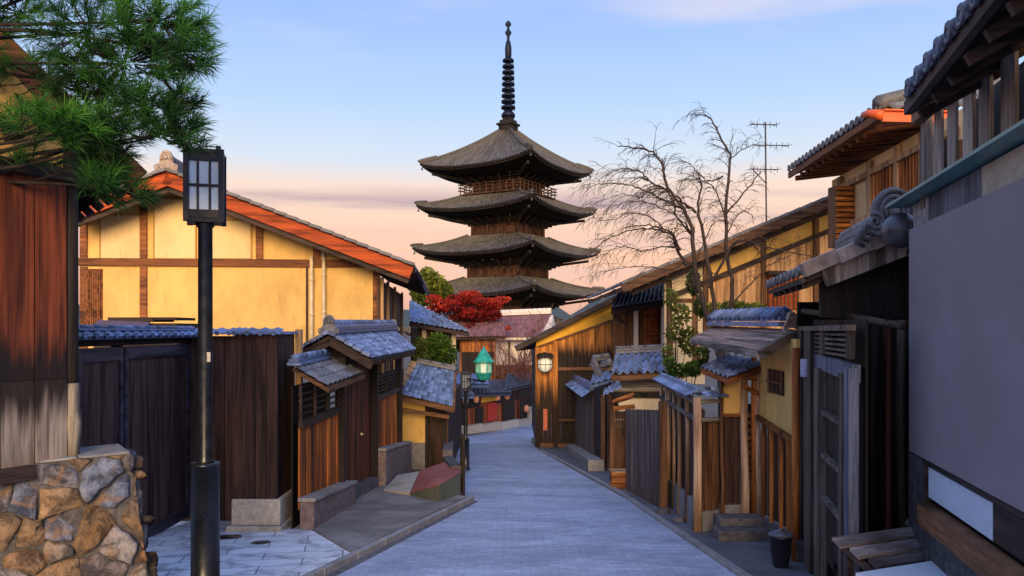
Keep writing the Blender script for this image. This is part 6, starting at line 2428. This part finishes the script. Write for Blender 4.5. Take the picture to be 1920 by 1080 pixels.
np_.rectz(m, 1738, XR, 1.70, 1.80, .09, .03)
m.build('beam', M['brown_wood_h'], h)
m = MB()
np_.rectz(m, 1762, 1888, -1.30, -1.068, .03, .05, .5)
m.build('notice_strip', plain('pale_board', (.52, .60, .72), .5, 0, .4, .05), h)
m = MB()
np_.rectz(m, 1756, XR, -1.045, -1.02, .05, .05); np_.rectz(m, 1757, 1761, -1.34, -1.05, .05, .05); np_.rectz(m, 1889, XR, -1.30, -1.05, .03, .05)
m.build('strip_frame', M['dark_wood_h'], h)
m = MB()
np_.rectz(m, 1758, XR, -1.52, -1.345, .10, .05)
m.build('sill_beam', M['brown_wood_h'], h)
m = MB()
np_.rectz(m, 1722, 1752, gz(6.5), -1.03, .06, .02); np_.rectz(m, 1725, XR, -2.3, -1.53, .05, .02)
m.build('foot_wall', stone('mossy_stone', (.035, .04, .05), (.10, .105, .11), 10, bump=.4), h)
m = MB()
a_, b_ = np_.at(1702, 1.60, .42), np_.at(XR, 1.92, .42)
ra_, rb_ = a_ - np_.n3 * 1.9 + Z * 1.15, b_ - np_.n3 * 1.9 + Z * 1.15
tiles(m, b_, a_, ra_, rb_, 27, 10, .035, .03)
tiles(m, ra_ + Z * .0, rb_, rb_ - np_.n3 * 3.8 - Z * 1.3, ra_ - np_.n3 * 3.8 - Z * 1.3, 22, 8, .035, .03)
m.build('roof', M['dark_tile'], h)
m = MB()
a2, b2 = np_.at(1698, 1.63, .46), np_.at(XR, 1.95, .46)
n = 20
for i in range(n):
    p = a2.lerp(b2, (i + .5) / n)
    m.tube([p, p - np_.n3 * .34 + Z * .21], [.058, .055], 10)
    m.beam(p - Z * .035 + np_.n3 * .01, p - Z * .035 - np_.n3 * .34 + Z * .21, .21, .03, up=(Z * .34 + np_.n3 * .21))
    m.lathe(p, [(.062, -.005), (.062, .02), (.045, .023), (.042, .014), (.001, .014)], 12, axis=np_.n3)
m.build('eave_tile', M['eave_tile'], h)
m = MB()
m.slab([a_ - Z * .05, b_ - Z * .05, rb_ - Z * .05, ra_ - Z * .05], .05, .4)
m.beam(a_ - Z * .05, b_ - Z * .05, .05, .09)
for i in range(14):
    p = a_.lerp(b_, (i + .4) / 14) - Z * .14
    m.beam(p - np_.n3 * .05, p - np_.n3 * .6 + Z * .3, .05, .07)
m.build('eave', M['dark_wood_h'], h)

# slatted bench in front
M['bench_wood'] = wood('bench_wood', (.10, .085, .09), (.36, .31, .31), g='h', lo=.7, hi=1.35, bump=.7)
c1, c2 = P(1566, 1016, 6.4), P(1716, 992, 6.75)
t = thing('slatted_bench', 'weathered slatted bench or ramp board below the grey covering sheet', 'bench', (c1.x, c1.y, gz(6.4)))
u = (c2 - c1); u.z = 0; L = u.length; u.normalize()
f = V((u.y, -u.x, 0))
if f.y > 0: f = -f
z = (c1.z + c2.z) / 2
o0 = V((c1.x, c1.y, z))
sl = -.06
for k in range(4):
    m = MB()
    p = o0 + f * (.05 + k * .125) + Z * (sl * k)
    m.box(p + u * (L / 2 + k * .06), u * (L / 2 + .04), (f * .046 + Z * (sl * .36)), Z * .014)
    m.build('slat', M['bench_wood'], t)
for s_ in (.06, L - .06):
    m = MB(); m.beam(o0 + u * s_ - Z * .035, o0 + u * s_ + f * .55 + Z * (sl * 4.2 - .035), .05, .04); m.build('frame', M['dark_wood_h'], t)
for s_, k in ((.1, .05), (L - .1, .05), (.1, .45), (L - .1, .45)):
    p = o0 + u * s_ + f * k + Z * (sl * k * 8 - .05)
    g = gz(p.y)
    m = MB(); m.box(V((p.x, p.y, (p.z + g) / 2)), .025, .025, (p.z - g) / 2); m.build('leg', M['dark_wood_h'], t)
m = MB()
a_ = o0 + u * (L + .02) + Z * .05
m.beam(a_ - f * .1, a_ + f * .95 + Z * -.42, .03, .05)
m.build('side_rail', M['grey_wood'], t)
p0 = P(1612, 1076, 5.9)
m = MB()
b0 = V((p0.x, p0.y, p0.z)); 
m.box(b0 + u * .36 + f * .22, u * .40, f * .22, Z * .012, .5)
o = m.build('tabletop', plain('white_top', (.62, .68, .76), .4, 0, .4, .04), None, loc=(b0.x, b0.y, gz(5.8)))
o.name = 'low_table'
tag(o, 'low white topped table in front of the slatted bench', 'table')
m = MB()
for s_ in (.02, .7):
    for k in (.04, .4):
        p = b0 + u * s_ + f * k
        m.box(V((p.x, p.y, (p.z - .012 + gz(p.y)) / 2)), .02, .02, (p.z - .012 - gz(p.y)) / 2)
m.build('leg', M['dark_wood'], o)
# mossy rock by the foot of the near house
m = MB()
c = np_.at(1752, gz(6.2) + .25, .3)
vs = []
m.lathe(V((c.x, c.y, gz(c.y))), [(.16, -.05), (.2, .1), (.17, .25), (.1, .36), (.03, .4)], 9)
o = m.build('mossy_rock', stone('mossy', (.10, .12, .13), (.30, .34, .36), 9, bump=.8), None, loc=(c.x, c.y, gz(c.y)))
tag(o, 'pale mossy rock behind the side rail of the slatted bench', 'rock')
